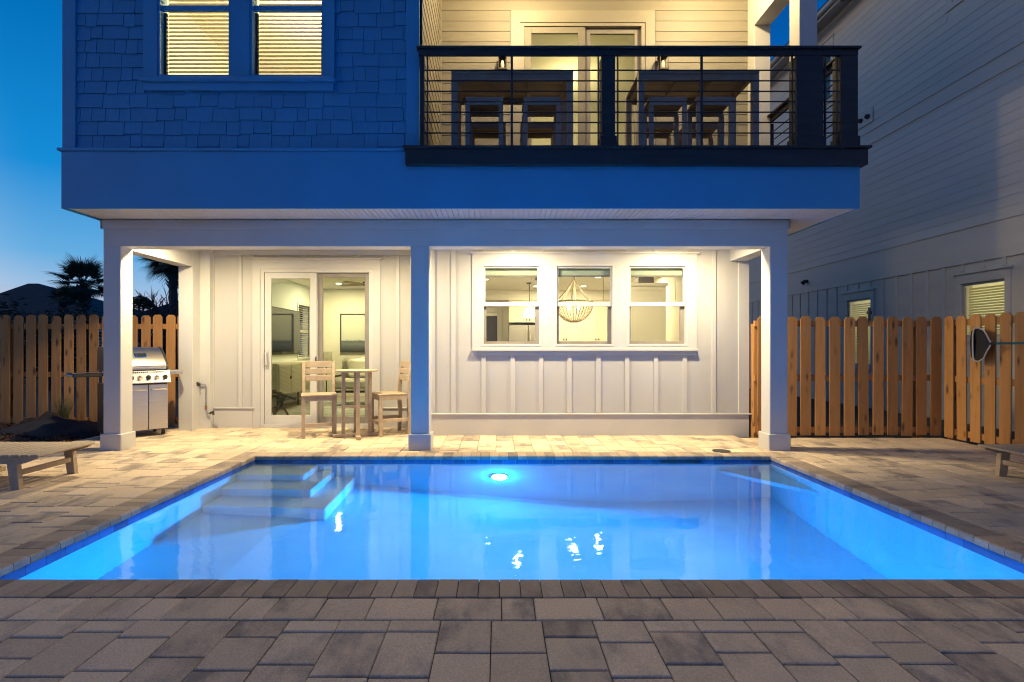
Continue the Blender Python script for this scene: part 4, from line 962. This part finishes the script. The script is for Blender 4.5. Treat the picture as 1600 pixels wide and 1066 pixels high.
skirt = MB(); n = len(pts); c0 = sum(pts, Vector()) / n; back = c0 + Vector((.06, .19, .02))
vs_ = [p for p in pts] + [p.lerp(back, .12) + Vector((.012, .05, 0)) for p in pts] + [p.lerp(back, .62) + Vector((.012, .05, 0)) for p in pts]
fs_ = [(r * n + k, r * n + (k + 1) % n, (r + 1) * n + (k + 1) % n, (r + 1) * n + k) for r in range(2) for k in range(n)] + [tuple(2 * n + k for k in range(n))]
skirt.add(vs_, fs_).build('net_bag', netm, pn_, smooth=True)
thr = pts[9]
MB().tube([thr, thr + Vector((.0, -.07, 0))], [.022, .016], 10).build('throat', darkmetal, pn_, smooth=True)
MB().tube([thr + Vector((0, -.05, 0)), (6.38, 3.4, 1.36)], .014, 10).build('pole', teal, pn_, smooth=True)
for y in (6.2, 4.2): MB().tube([(6.49, y, 1.33), (6.40, y, 1.325), (6.37, y, 1.34), (6.355, y, 1.40)], .006, 6).build('hook', darkmetal, pn_)

# ================================================================ BALCONY FURNITURE
def bar_table(x0, x1, y0, y1, label):
    t = thing('bar_table', label, 'table', ((x0 + x1) / 2, (y0 + y1) / 2, BF), 0, 'bar tables on the balcony')
    zt = 4.70
    for k in range(5):
        w = (y1 - y0) / 5; B(x0, x1, y0 + k * w + .003, y0 + (k + 1) * w - .003, zt - .03, zt, c=.004).build('top_board', furn_dark, t)
    B(x0 + .03, x1 - .03, y0 + .02, y0 + .045, zt - .10, zt - .0305).build('apron', furn_dark, t); B(x0 + .03, x1 - .03, y1 - .045, y1 - .02, zt - .10, zt - .0305).build('apron', furn_dark, t)
    for k in range(4): x = x0 + .08 + k * (x1 - x0 - .16) / 3; B(x - .02, x + .02, y0 + .046, y1 - .046, zt - .08, zt - .0305).build('cleat', furn_dark, t)
    for x in (x0, x1 - .075):
        for y in (y0 + .01, y1 - .085): B(x, x + .075, y, y + .075, BF, zt - .031, c=.003).build('leg', furn_dark, t)
    B(x0 + .076, x1 - .076, y0 + .02, y0 + .07, BF + .03, BF + .10).build('stretcher', furn_dark, t)
furn_dark = M('dark_outdoor_lumber', (.38, .32, .26), (.31, .26, .215), rough=.6, nscale=5, stretch=(1, 6, 6), rv=.06)
def stool(x, y, label, w=.47):
    t = thing('bar_stool', label, 'stool', (x, y, BF), 0, 'backless stools at the balcony tables')
    z = 4.385
    for k in range(3):
        d = .36 / 3; B(x - w / 2, x + w / 2, y - .18 + k * d + .002, y - .18 + (k + 1) * d - .002, z - .028, z, c=.004).build('seat_slat', furn_dark, t)
    B(x - w / 2 + .01, x + w / 2 - .01, y - .17, y - .145, z - .095, z - .0285).build('apron', furn_dark, t); B(x - w / 2 + .01, x + w / 2 - .01, y + .145, y + .17, z - .095, z - .0285).build('apron', furn_dark, t)
    for sx in (-1, 1):
        for sy in (-1, 1): B(x + sx * (w / 2 - .03) - .028, x + sx * (w / 2 - .03) + .028, y + sy * .155 - .014 - (.012 if sy > 0 else 0), y + sy * .155 + .014, BF, z - .0965, c=.002).build('leg', furn_dark, t)
tx = lambda px, Y: (px - 779) * Y / 820
bar_table(tx(705, 6.43), tx(896, 6.43), 6.43, 7.15, 'dark bar height table behind the left bay of the balcony railing')
bar_table(tx(998, 6.43), tx(1187, 6.43), 6.43, 7.15, 'dark bar height table behind the right bay of the balcony railing')
stool(tx(757, 6.55), 6.62, 'near stool at the left balcony table, left of its pair')
stool(tx(846, 6.55), 6.62, 'near stool at the left balcony table, right of its pair')
stool(tx(1040, 6.55), 6.62, 'near stool at the right balcony table, left of its pair')
stool(tx(1113, 6.55), 6.62, 'near stool at the right balcony table, right of its pair')
stool(tx(762, 7.2), 7.32, 'far stool at the left balcony table, left of its pair', .5)
stool(tx(842, 7.2), 7.32, 'far stool at the left balcony table, right of its pair', .5)
stool(tx(1030, 7.2), 7.32, 'far stool at the right balcony table, left of its pair', .5)
stool(tx(1098, 7.2), 7.32, 'far stool at the right balcony table, right of its pair', .5)

# ================================================================ LIVING ROOM (seen through the sliding door)
art = thing('seascape_picture', 'framed seascape print with dark water on the living room back wall', 'picture', (-3.85, 13.88, 1.3))
ax0, ax1, az0, az1 = tx(533, 13.85), tx(572, 13.85), 1.3 - (549 - 544) * 13.85 / 820, 1.3 + (544 - 492) * 13.85 / 820
B(ax0, ax1, 13.865, 13.88, az0, az1).build('print', sea_m, art)
B(ax0 - .03, ax0, 13.85, 13.898, az0 - .03, az1 + .03).box(ax1, ax1 + .03, 13.85, 13.898, az0 - .03, az1 + .03).box(ax0, ax1, 13.85, 13.898, az1, az1 + .03).box(ax0, ax1, 13.85, 13.898, az0 - .03, az0).build('frame', frame_dark, art)
tv = thing('television', 'large dark television on the left living room wall, reflecting the room', 'television', (-4.8, 12, 1.15))
B(-4.865, -4.815, 10.6, 12.72, 1.15, 2.19, c=.008).build('casing', frame_dark, tv); B(-4.8145, -4.811, 10.62, 12.70, 1.17, 2.17).build('screen', screen_glass, tv)
cr_ = thing('credenza', 'pale reeded credenza below the television in the living room', 'credenza', (-4.62, 11.7, .03))
B(-4.86, -4.42, 10.5, 12.95, .33, .985, c=.01).build('cabinet', reed_m, cr_)
for k in range(4):
    y0 = 10.52 + k * .605; d = B(-4.4195, -4.402, y0, y0 + .595, .35, .965, c=.003).build('door', reed_m, cr_)
    rd = MB()
    for j in range(22): rd.box(-4.4015, -4.392, y0 + .02, y0 + .575, .365 + j * .027, .385 + j * .027, c=.004)
    rd.build('reeding', reed_m, d)
    if k in (0, 2): MB().tube([(-4.391, y0 + .57, .68), (-4.375, y0 + .57, .68)], .03, 12).build('pull', bronze, d)
for y in (10.6, 11.7, 12.85):
    for x in (-4.82, -4.47): MB().tube([(x, y, .03), (x, y, .329)], .016, 8).build('leg', darkmetal, cr_)
MB().box(-4.48, -4.46, 10.6, 12.85, .2, .22).build('leg_rail', darkmetal, cr_)
ac = thing('armchair', 'light linen armchair with pillow and wooden legs in the living room', 'armchair', (-3.2, 11.6, .03))
B(-3.62, -2.72, 11.35, 12.2, .40, .62, c=.06).build('seat_cushion', cushion, ac, smooth=True)
MB().box(-3.62, -2.72, 12.05, 12.32, .45, 1.08, c=.08).build('back_cushion', cushion, ac, smooth=True)
B(-3.45, -2.95, 11.93, 12.06, .64, 1.05, c=.06).build('pillow', cab_white, ac, smooth=True)
for x in (-3.58, -2.76): B(x - .03, x + .03, 11.36, 12.25, .66, .70, c=.008).box(x - .022, x + .022, 11.36, 11.41, .03, .655).box(x - .022, x + .022, 12.18, 12.23, .03, .655).build('arm_frame', bronze, ac)
MB().box(-3.55, -2.78, 11.37, 11.40, .33, .38).build('front_rail', bronze, ac)
fc = thing('folding_lounger', 'dark folded lounge chair just inside the sliding door', 'lounge chair', (-3.9, 9.2, .03))
for dx in (0, .22):
    MB().tube([(-4.17 + dx, 9.1, .03), (-3.94 + dx, 9.15, .45)], .02, 8).tube([(-4.37 + dx, 9.2, .62), (-3.77 + dx, 9.2, .40)], .022, 8).build('frame_rail', frame_dark, fc)
    MB().tube([(-3.84 + dx, 9.14, .03), (-4.08 + dx, 9.18, .47)], .02, 8).build('leg', frame_dark, fc)
for k in range(5): MB().tube([(-4.32 + k * .1, 9.2, .625 - k * .037), (-4.1 + k * .1, 9.2, .625 - k * .037)], .014, 6).build('slat', frame_dark, fc)
rg = tag(B(-4.3, -1.9, 9.6, 12.9, .031, .042).build('area_rug', rug_m), 'pale patterned grey area rug on the living room floor', 'rug')
fl = thing('ceiling_fan', 'ceiling fan near the living room ceiling at the door top', 'ceiling fan', (-2.75, 11.0, 2.6))
MB().tube([(-2.75, 11, 2.87), (-2.75, 11, 2.68)], .015, 8).build('downrod', bronze, fl); MB().lathe([(.04, 0), (.10, .02), (.10, .08), (.03, .1)], (-2.75, 11, 2.60), 16).build('motor', bronze, fl, smooth=True)
for k in range(5):
    MB().box(.09, .62, -.06, .06, -.004, .004).xf(Matrix.Translation((-2.75, 11, 2.63)) @ Matrix.Rotation(R(20 + 72 * k), 4, 'Z') @ Matrix.Rotation(R(10), 4, 'X')).build('blade', furn, fl)
flm = thing('floor_lamp', 'slim floor lamp with pale drum shade in the living room corner', 'floor lamp', (tx(510, 13.2), 13.2, .03))
xl = tx(510, 13.2)
MB().lathe([(.13, 0), (.13, .02), (.015, .03), (.012, .85)], (xl, 13.2, .03), 16).build('stand', bronze, flm, smooth=True); MB().lathe([(.16, .82), (.13, 1.18), (.125, 1.18), (.155, .82)], (xl, 13.2, .03), 20).build('shade', cushion, flm, smooth=True)

# ================================================================ KITCHEN (seen through the three windows)
ch = thing('bead_chandelier', 'wooden bead bowl chandelier glowing behind the middle kitchen window', 'chandelier', (1.295, 9.0, 1.7))
cxx, cyy = 1.295, 9.0; zr = 2.09; rr = .325; zb_ = 1.745; zt_ = 2.50
MB().tube([(cxx + rr * math.cos(2 * PI * k / 36), cyy + rr * math.sin(2 * PI * k / 36), zr) for k in range(37)], .014, 6).build('ring', bead_m, ch, smooth=True)
bs = MB()
for k in range(32):
    a = 2 * PI * k / 32; ca, sa = math.cos(a), math.sin(a)
    P_ = [(rr * math.cos(t * PI / 2 * .93) , zr - (zr - zb_) * math.sin(t * PI / 2 * .93)) for t in [i / 9 for i in range(10)]]
    for i in range(9):
        for u in (.0, .5):
            r_ = P_[i][0] * (1 - u) + P_[i + 1][0] * u; z_ = P_[i][1] * (1 - u) + P_[i + 1][1] * u; s_ = .0125
            x_, y_ = cxx + r_ * ca, cyy + r_ * sa
            bs.add([(x_ + s_, y_, z_), (x_ - s_, y_, z_), (x_, y_ + s_, z_), (x_, y_ - s_, z_), (x_, y_, z_ + s_ * 1.5), (x_, y_, z_ - s_ * 1.5)], [(0, 2, 4), (2, 1, 4), (1, 3, 4), (3, 0, 4), (2, 0, 5), (1, 2, 5), (3, 1, 5), (0, 3, 5)])
bs.build('bead_bowl', bead_m, ch)
for k in range(6):
    a = 2 * PI * k / 6 + .25; sd_ = MB()
    for i in range(26):
        t = i / 25; x_, y_, z_ = cxx + rr * t * math.cos(a), cyy + rr * t * math.sin(a), zt_ + (zr - zt_) * t - .04 * math.sin(PI * t); s_ = .015
        sd_.add([(x_ + s_, y_, z_), (x_ - s_, y_, z_), (x_, y_ + s_, z_), (x_, y_ - s_, z_), (x_, y_, z_ + s_ * 1.5), (x_, y_, z_ - s_ * 1.5)], [(0, 2, 4), (2, 1, 4), (1, 3, 4), (3, 0, 4), (2, 0, 5), (1, 2, 5), (3, 1, 5), (0, 3, 5)])
    sd_.build('bead_strand', bead_m, ch)
MB().tube([(cxx, cyy, zt_), (cxx, cyy, 2.86)], .01, 6).build('cord', bronze, ch)
for dx in (-.09, .07): MB().lathe([(.008, 0), (.03, .03), (.025, .07), (.008, .09)], (cxx + dx, cyy - .02, 1.95), 10).build('lit_bulb', bulb, ch, smooth=True)
point_lamp('chandelier_lamp', (cxx, cyy, 2.02), 16, IN_WARM, .06)
def pendant(x, y, label):
    p = thing('pendant_lamp', label, 'pendant lamp', (x, y, 2.05), 0, 'pendant lamps over the kitchen island')
    MB().lathe([(.07, 0), (.07, .02), (.02, .025)], (x, y, 2.84), 16).build('canopy', bronze, p); MB().tube([(x, y, 2.30), (x, y, 2.845)], .01, 6).build('rod', bronze, p)
    MB().lathe([(.145, 0), (.135, .07), (.085, .18), (.045, .23), (.03, .26)], (x, y, 2.04), 20).build('lamp_shade', shade_glass, p, smooth=True)
pendant((827 - 779) * 12.6 / 820, 12.6, 'white glass pendant behind the left kitchen window, on the far rod')
pendant((841 - 779) * 11.8 / 820, 11.8, 'white glass pendant at the right edge of the left kitchen window, nearer one')
fr = thing('refrigerator', 'stainless french door refrigerator behind the left kitchen window', 'refrigerator', (.75, 14.2, .03))
fx0, fx1 = tx(795, 14.1), tx(856, 14.1)
B(fx0, fx1, 14.16, 14.74, .03, 1.93, c=.01).build('body', darkmetal, fr)
xm = (fx0 + fx1) / 2
for a, b, hx in ((fx0, xm - .004, xm - .06), (xm + .004, fx1, xm + .06)):
    d = B(a, b, 14.10, 14.159, .75, 1.92, c=.012).build('door', steel, fr); MB().tube([(hx, 14.099, .95), (hx, 14.05, .97), (hx, 14.05, 1.75), (hx, 14.099, 1.77)], .015, 8).build('handle', chrome, d, smooth=True)
B(fx0, fx1, 14.10, 14.159, .08, .742, c=.012).build('freezer_drawer', steel, fr)
def cabinet(name, label, x0, x1, y0, y1, z0, z1, doors, knob_z):
    c = thing(name, label, 'cabinet', ((x0 + x1) / 2, y1, z0), 0)
    B(x0, x1, y0 + .021, y1, z0, z1).build('carcass', cab_white, c)
    w = (x1 - x0) / doors
    for k in range(doors):
        a, b = x0 + k * w + .004, x0 + (k + 1) * w - .004; s = .07
        d = B(a, a + s, y0, y0 + .02, z0 + .01, z1 - .01).box(b - s, b, y0, y0 + .02, z0 + .01, z1 - .01).box(a + s, b - s, y0, y0 + .02, z1 - .01 - s, z1 - .01).box(a + s, b - s, y0, y0 + .02, z0 + .01, z0 + .01 + s).box(a + s, b - s, y0 + .012, y0 + .02, z0 + .01 + s, z1 - .01 - s).build('cabinet_door', cab_white, c)
        hx = b - .035 if k % 2 == 0 else a + .035
        MB().tube([(hx, y0, knob_z), (hx, y0 - .03, knob_z)], .017, 10).build('knob', bronze, d)
    return c
cabinet('wall_cabinet', 'white two door cabinet above the refrigerator', fx0, fx1, 14.2, 14.74, 1.99, 2.595, 2, 2.06)
cabinet('wall_cabinet', 'white four door wall cabinets behind the bead chandelier', tx(858, 14.2), tx(958, 14.2), 14.2, 14.74, 1.46, 2.595, 4, 1.54)
cabinet('base_cabinet', 'white base cabinets below the wall cabinets in the kitchen', tx(858, 14.2), 3.5, 14.1, 14.74, .03, .93, 4, .85)
pc = cabinet('pantry_cabinet', 'tall white pantry cabinet behind the right kitchen window', tx(985, 10), tx(1041, 10), 10, 10.6, .03, 2.48, 1, 1.1)
B(tx(984, 10) - .02, tx(1042, 10) + .02, 9.98, 10.61, 2.481, 2.54, c=.008).build('crown', cab_white, pc)
bk = tag(B(tx(996, 10.2), tx(1020, 10.2), 10.1, 10.45, 2.541, 2.69, c=.02).build('storage_basket', sash_tan), 'grey brown storage box on top of the pantry cabinet', 'box')
kd = part('kitchen_door', B(tx(757, 14.7), tx(758.5, 14.7) - .06, 14.70, 14.749, .03, 2.3).box(tx(777, 14.7), tx(785, 14.7), 14.70, 14.749, .03, 2.3).box(tx(757, 14.7), tx(785, 14.7), 14.70, 14.749, 2.3, 2.42), white)
B(tx(758.6, 14.7) - .06, tx(777, 14.7), 14.73, 14.748, .03, 2.2).build('dark_pane', frame_dark, kd)

# ================================================================ LEFT BED, SHRUBS, FAR HOUSES AND TREES
mul = MB(); nx_, ny_ = 40, 24
for j in range(ny_ + 1):
    for i in range(nx_ + 1):
        x = -11 + 5.15 * i / nx_; y = 7.31 + 1.42 * j / ny_
        if x > -5.98: x = -5.98
        ed = min(1, (-5.95 - x) / .4, (y - 7.28) / .3)
        mul.v.append((x, y, -.06 + .11 * max(0, ed) + .05 * mnoise.noise((x * 1.7, y * 1.7, 0)) * max(0, ed)))
for j in range(ny_):
    for i in range(nx_): a = j * (nx_ + 1) + i; mul.f.append((a, a + 1, a + nx_ + 2, a + nx_ + 1))
mrng = random.Random(5)
for _ in range(2600):
    x = mrng.uniform(-9.6, -6.0); y = mrng.uniform(7.32, 8.7); ed = max(0, min(1, (-5.95 - x) / .4, (y - 7.28) / .3))
    z = -.06 + .11 * ed + .05 * mnoise.noise((x * 1.7, y * 1.7, 0)) * ed + .006
    l, w = mrng.uniform(.02, .06), mrng.uniform(.006, .016)
    m = Matrix.Translation((x, y, z)) @ Matrix.Rotation(mrng.uniform(0, PI), 4, 'Z') @ Matrix.Rotation(mrng.gauss(0, .5), 4, 'Y')
    mul.add([m @ Vector(v) for v in ((-l, -w, 0), (l, -w, 0), (l, w, 0), (-l, w, 0), (0, 0, w * 1.2))], [(0, 1, 4), (1, 2, 4), (2, 3, 4), (3, 0, 4)])
tag(mul.build('mulch_bed', mulch_m), kind='stuff')
def heap(name, label, c, rx_, ry_, h, mat, seed):
    mb = MB(); n, rr_ = 28, 9
    for i in range(rr_ + 1):
        t = i / rr_
        for k in range(n):
            a = 2 * PI * k / n; q = 1 + .3 * mnoise.noise((math.cos(a) * 1.3 + seed, math.sin(a) * 1.3, 0)) 
            x, y = rx_ * t * q * math.cos(a), ry_ * t * q * math.sin(a)
            z = h * (1 - t) ** .8 * (1 + .5 * mnoise.noise((x * 4 + seed, y * 4, 1))) + .03 * mnoise.noise((x * 11, y * 11, seed))
            mb.v.append((c[0] + x, c[1] + y, c[2] + z if t < 1 else c[2] - .05))
    for i in range(rr_):
        for k in range(n): mb.f.append((i * n + k, i * n + (k + 1) % n, (i + 1) * n + (k + 1) % n, (i + 1) * n + k))
    return tag(mb.build(name, mat, smooth=True), label, 'heap')
heap('fabric_heap', 'black crumpled landscape fabric heap on the mulch, nearer the grill', (-6.75, 7.95, .02), .75, .5, .26, fabric_black, 2.0)
heap('fabric_heap', 'taller dark heap on the mulch against the left fence', (-7.15, 8.3, .03), .5, .3, .27, soil, 7.0)
def tuft(label, c, n, h, seed):
    r_ = random.Random(seed); mb = MB()
    for _ in range(n):
        a = r_.uniform(0, 2 * PI); l = h * r_.uniform(.6, 1.1); b = r_.uniform(.1, .55); x, y = c[0] + r_.gauss(0, .05), c[1] + r_.gauss(0, .05); w = .004
        px2, py2 = -math.sin(a) * w, math.cos(a) * w; vs = []
        for t in (0, .4, .75, 1):
            d = b * l * t * t; z = c[2] + l * t * (1 - .25 * b * t); ww = 1 - t * .95
            vs += [(x + d * math.cos(a) + px2 * ww, y + d * math.sin(a) + py2 * ww, z), (x + d * math.cos(a) - px2 * ww, y + d * math.sin(a) - py2 * ww, z)]
        mb.add(vs, [(0, 1, 3, 2), (2, 3, 5, 4), (4, 5, 7, 6)])
    return tag(mb.build('ornamental_grass', grass_m), label, 'plant')
tuft('green ornamental grass clump against the left fence', (-7.05, 8.5, .05), 220, .5, 3)
def leafy(name, label, cat, c, rx_, ry_, rz_, n, size, mat, seed, trunk=True, group=None, base=-.07):
    r_ = random.Random(seed); t = thing(name, label, cat, (c[0], c[1], base), 0, group); mb = MB()
    clumps = [(r_.gauss(0, .45), r_.gauss(0, .45), r_.uniform(-.8, .8)) for _ in range(14)]
    for _ in range(n):
        q = r_.choice(clumps); d = Vector((r_.gauss(0, 1), r_.gauss(0, 1), r_.gauss(0, 1))).normalized() * r_.uniform(.2, .5)
        p = Vector(((q[0] + d.x) * rx_, (q[1] + d.y) * ry_, (q[2] * .7 + d.z) * rz_)) + Vector(c)
        m = Matrix.Translation(p) @ Matrix.Rotation(r_.uniform(0, 6.28), 4, 'Z') @ Matrix.Rotation(r_.uniform(0, 3.1), 4, 'X'); s = size * r_.uniform(.5, 1.2)
        mb.add([m @ Vector(v) for v in ((-s, 0, 0), (0, -s * .35, s * .1), (s, 0, 0), (0, s * .35, s * .1))], [(0, 1, 2, 3)])
    mb.build('foliage', mat, t)
    if trunk:
        tr = MB()
        for k in range(4): a = k * 1.6; tr.tube([(c[0], c[1], base), (c[0] + .1 * rx_ * math.cos(a), c[1] + .1 * ry_ * math.sin(a), (base + c[2]) / 2), (c[0] + .4 * rx_ * math.cos(a), c[1] + .4 * ry_ * math.sin(a), c[2])], [.06, .04, .015], 6)
        tr.build('trunk', bark, t)
leafy('dark_shrub', 'dark dense shrub behind the left fence at the picture edge', 'shrub', (-16.5, 18, 1.6), 1.7, 1.2, 1.6, 5200, .10, leaf_dark, 1, group='shrubs behind the left fence')
leafy('dark_shrub', 'dark shrub behind the left fence between roof peak and palm', 'shrub', (-14.6, 17, 1.55), 1.2, 1.0, 1.3, 4200, .09, leaf_dark, 2, group='shrubs behind the left fence')
leafy('round_bush', 'round fuzzy dark tree head beside the left porch column', 'tree', (-13.62, 20, 3.0), .27, .27, .33, 1100, .07, leaf_dark, 3)
leafy('oak_tree', 'dark oak crown in the gap between porch and neighbor house', 'tree', (11.5, 24.5, 5.2), 2.6, 1.6, 3.2, 5200, .22, leaf_dark, 9)
def frond_mesh(rseed, L_, blade):
    r_ = random.Random(rseed); mb = MB(); pts = []
    for i in range(7): t = i / 6; pts.append(Vector((L_ * t, 0, L_ * (.12 * t - .22 * t * t))))
    mb.tube(pts, [.018 * (1 - .5 * i / 6) for i in range(7)], 5)
    tip = pts[-1]; d0 = (pts[-1] - pts[-2]).normalized(); n = 34
    for i in range(n):
        a = R(-125 + 250 * i / (n - 1)); l = blade * (1 - .30 * abs(a) / R(125)) * r_.uniform(.85, 1.1); dr = Vector((math.cos(a), math.sin(a), 0))
        fold = .25 * abs(math.sin(a)); dr = Vector((dr.x, dr.y, fold * .6 - .1)).normalized(); sdv = Vector((-dr.y, dr.x, 0)).normalized(); vs = []
        for t, w in ((0, .006), (.35, .024), (.7, .016), (1, .002)):
            p = tip + dr * l * t + Vector((d0.x, 0, 0)) * .0 + Vector((0, 0, -.55 * l * max(0, t - .45) ** 1.6)); vs += [p + sdv * w, p - sdv * w]
        mb.add(vs, [(0, 1, 3, 2), (2, 3, 5, 4), (4, 5, 7, 6)])
    return mb.mesh('frond', palm_m)
FM = [frond_mesh(k, .62, .78) for k in range(4)]
def palm(label, x, y, ztop, s, seed, nf=30, tr=.16):
    r_ = random.Random(seed); p = thing('palm_tree', label, 'palm tree', (x, y, -.07), 0, 'palms beyond the left fence')
    mb = MB(); n = 14; mb.tube([(x + .05 * math.sin(i * .4), y, -.1 + (ztop + .1) * i / n) for i in range(n + 1)], [tr * (1.15 - .25 * i / n + r_.uniform(-.04, .05)) for i in range(n + 1)], 10)
    for i in range(40):   # old leaf boots
        a = i * 2.4; z = ztop - .05 - .028 * i * s; q = Vector((math.cos(a), math.sin(a), 0)); b = Vector((x, y, z)) + q * tr * .8
        mb.tube([b, b + q * .10 * s + Vector((0, 0, .13 * s)), b + q * .17 * s + Vector((0, 0, .22 * s))], [.05 * s, .035 * s, .015 * s], 5)
    mb.build('trunk', bark, p)
    for i in range(nf):
        a = i * 2.39996 + r_.uniform(-.2, .2); el = R(78 - 118 * (i / nf) + r_.uniform(-8, 8))
        o = inst('frond', FM[i % 4], (x, y, ztop + .02 * i / nf), p, (r_.uniform(-.3, .3), -el, a)); o.scale = (s * r_.uniform(.9, 1.1),) * 3
palm('nearer palm left of the porch column, full crown in front of the dark roof', (131 - 779) * 25 / 820, 25, 4.3, 1.08, 3, 32)
palm('tall palm seen through the porch opening above the grill, trunk showing', (272 - 779) * 22 / 820, 22, 4.95, 1.05, 5, 32, .17)
palm('low young palm at the left end of the dark roof slope', (98 - 779) * 24 / 820, 24, 3.55, .55, 7, 14, .1)
def bare_tree(label, x, y, h, seed):
    r_ = random.Random(seed); t = thing('bare_tree', label, 'tree', (x, y, -.07), 0, 'bare trees beyond the left fence'); tr = MB(); tw = MB()
    def grow(p, d, l, r0, dep):
        q = [p]; dd = d.copy()
        for i in range(4): dd = (dd + Vector((r_.gauss(0, .10), r_.gauss(0, .10), .05))).normalized(); q.append(q[-1] + dd * l / 4)
        (tr if dep == 0 else tw).tube(q, [r0 * (1 - .12 * i) for i in range(5)], 5 if dep < 2 else 3)
        if dep < 4:
            for k in range(4 if dep else 6):
                b = q[r_.choice((2, 3, 4))]; nd = (dd + Vector((r_.gauss(0, .45), r_.gauss(0, .45), r_.gauss(.15, .25)))).normalized()
                grow(b, nd, l * r_.uniform(.62, .85), r0 * .64, dep + 1)
    grow(Vector((x, y, -.07)), Vector((0, 0, 1)), h * .30, .085, 0)
    tr.build('trunk', bark, t); tw.build('twigs', bark, t)
bare_tree('bare twiggy tree just right of the left porch column', (232 - 779) * 19 / 820, 19, 3.9, 4)
bare_tree('bare twiggy tree directly behind the tall palm trunk', (262 - 779) * 21 / 820, 21, 4.4, 6)
bare_tree('bare twiggy tree beside the rear porch pilaster', (292 - 779) * 18 / 820, 18, 3.9, 8)
def far_house(label, ridge_a, ridge_b, y0, y1, eave_x0, eave_x1, ez):
    h = thing('distant_house', label, 'house', ((eave_x0 + eave_x1) / 2, (y0 + y1) / 2, -.07), 0, 'dark roofed houses beyond the left fence')
    B(eave_x0 + .5, eave_x1 - .5, y0 + .5, y1 - .5, -.07, ez).build('wall', nb_m, h)
    vs = [(eave_x0, y0, ez + .01), (eave_x1, y0, ez + .01), (eave_x1, y1, ez + .01), (eave_x0, y1, ez + .01), ridge_a, ridge_b]
    MB().add(vs, [(0, 1, 5, 4), (1, 2, 5), (2, 3, 4, 5), (3, 0, 4), (3, 2, 1, 0)]).build('roof', roof_m, h)
xr = lambda px, Y: (px - 779) * Y / 820
far_house('low house with dark hipped roof at the far left edge behind the fence', (xr(44, 36), 36, 5.73), (xr(60, 36), 36, 5.73), 31, 41, xr(-90, 32), xr(178, 32), 3.0)
far_house('house with dark sloping roof seen through the porch opening behind the tall palm', (xr(330, 42), 42, 5.9), (xr(420, 42), 42, 5.9), 37, 47, xr(190, 38), xr(520, 38), 3.2)
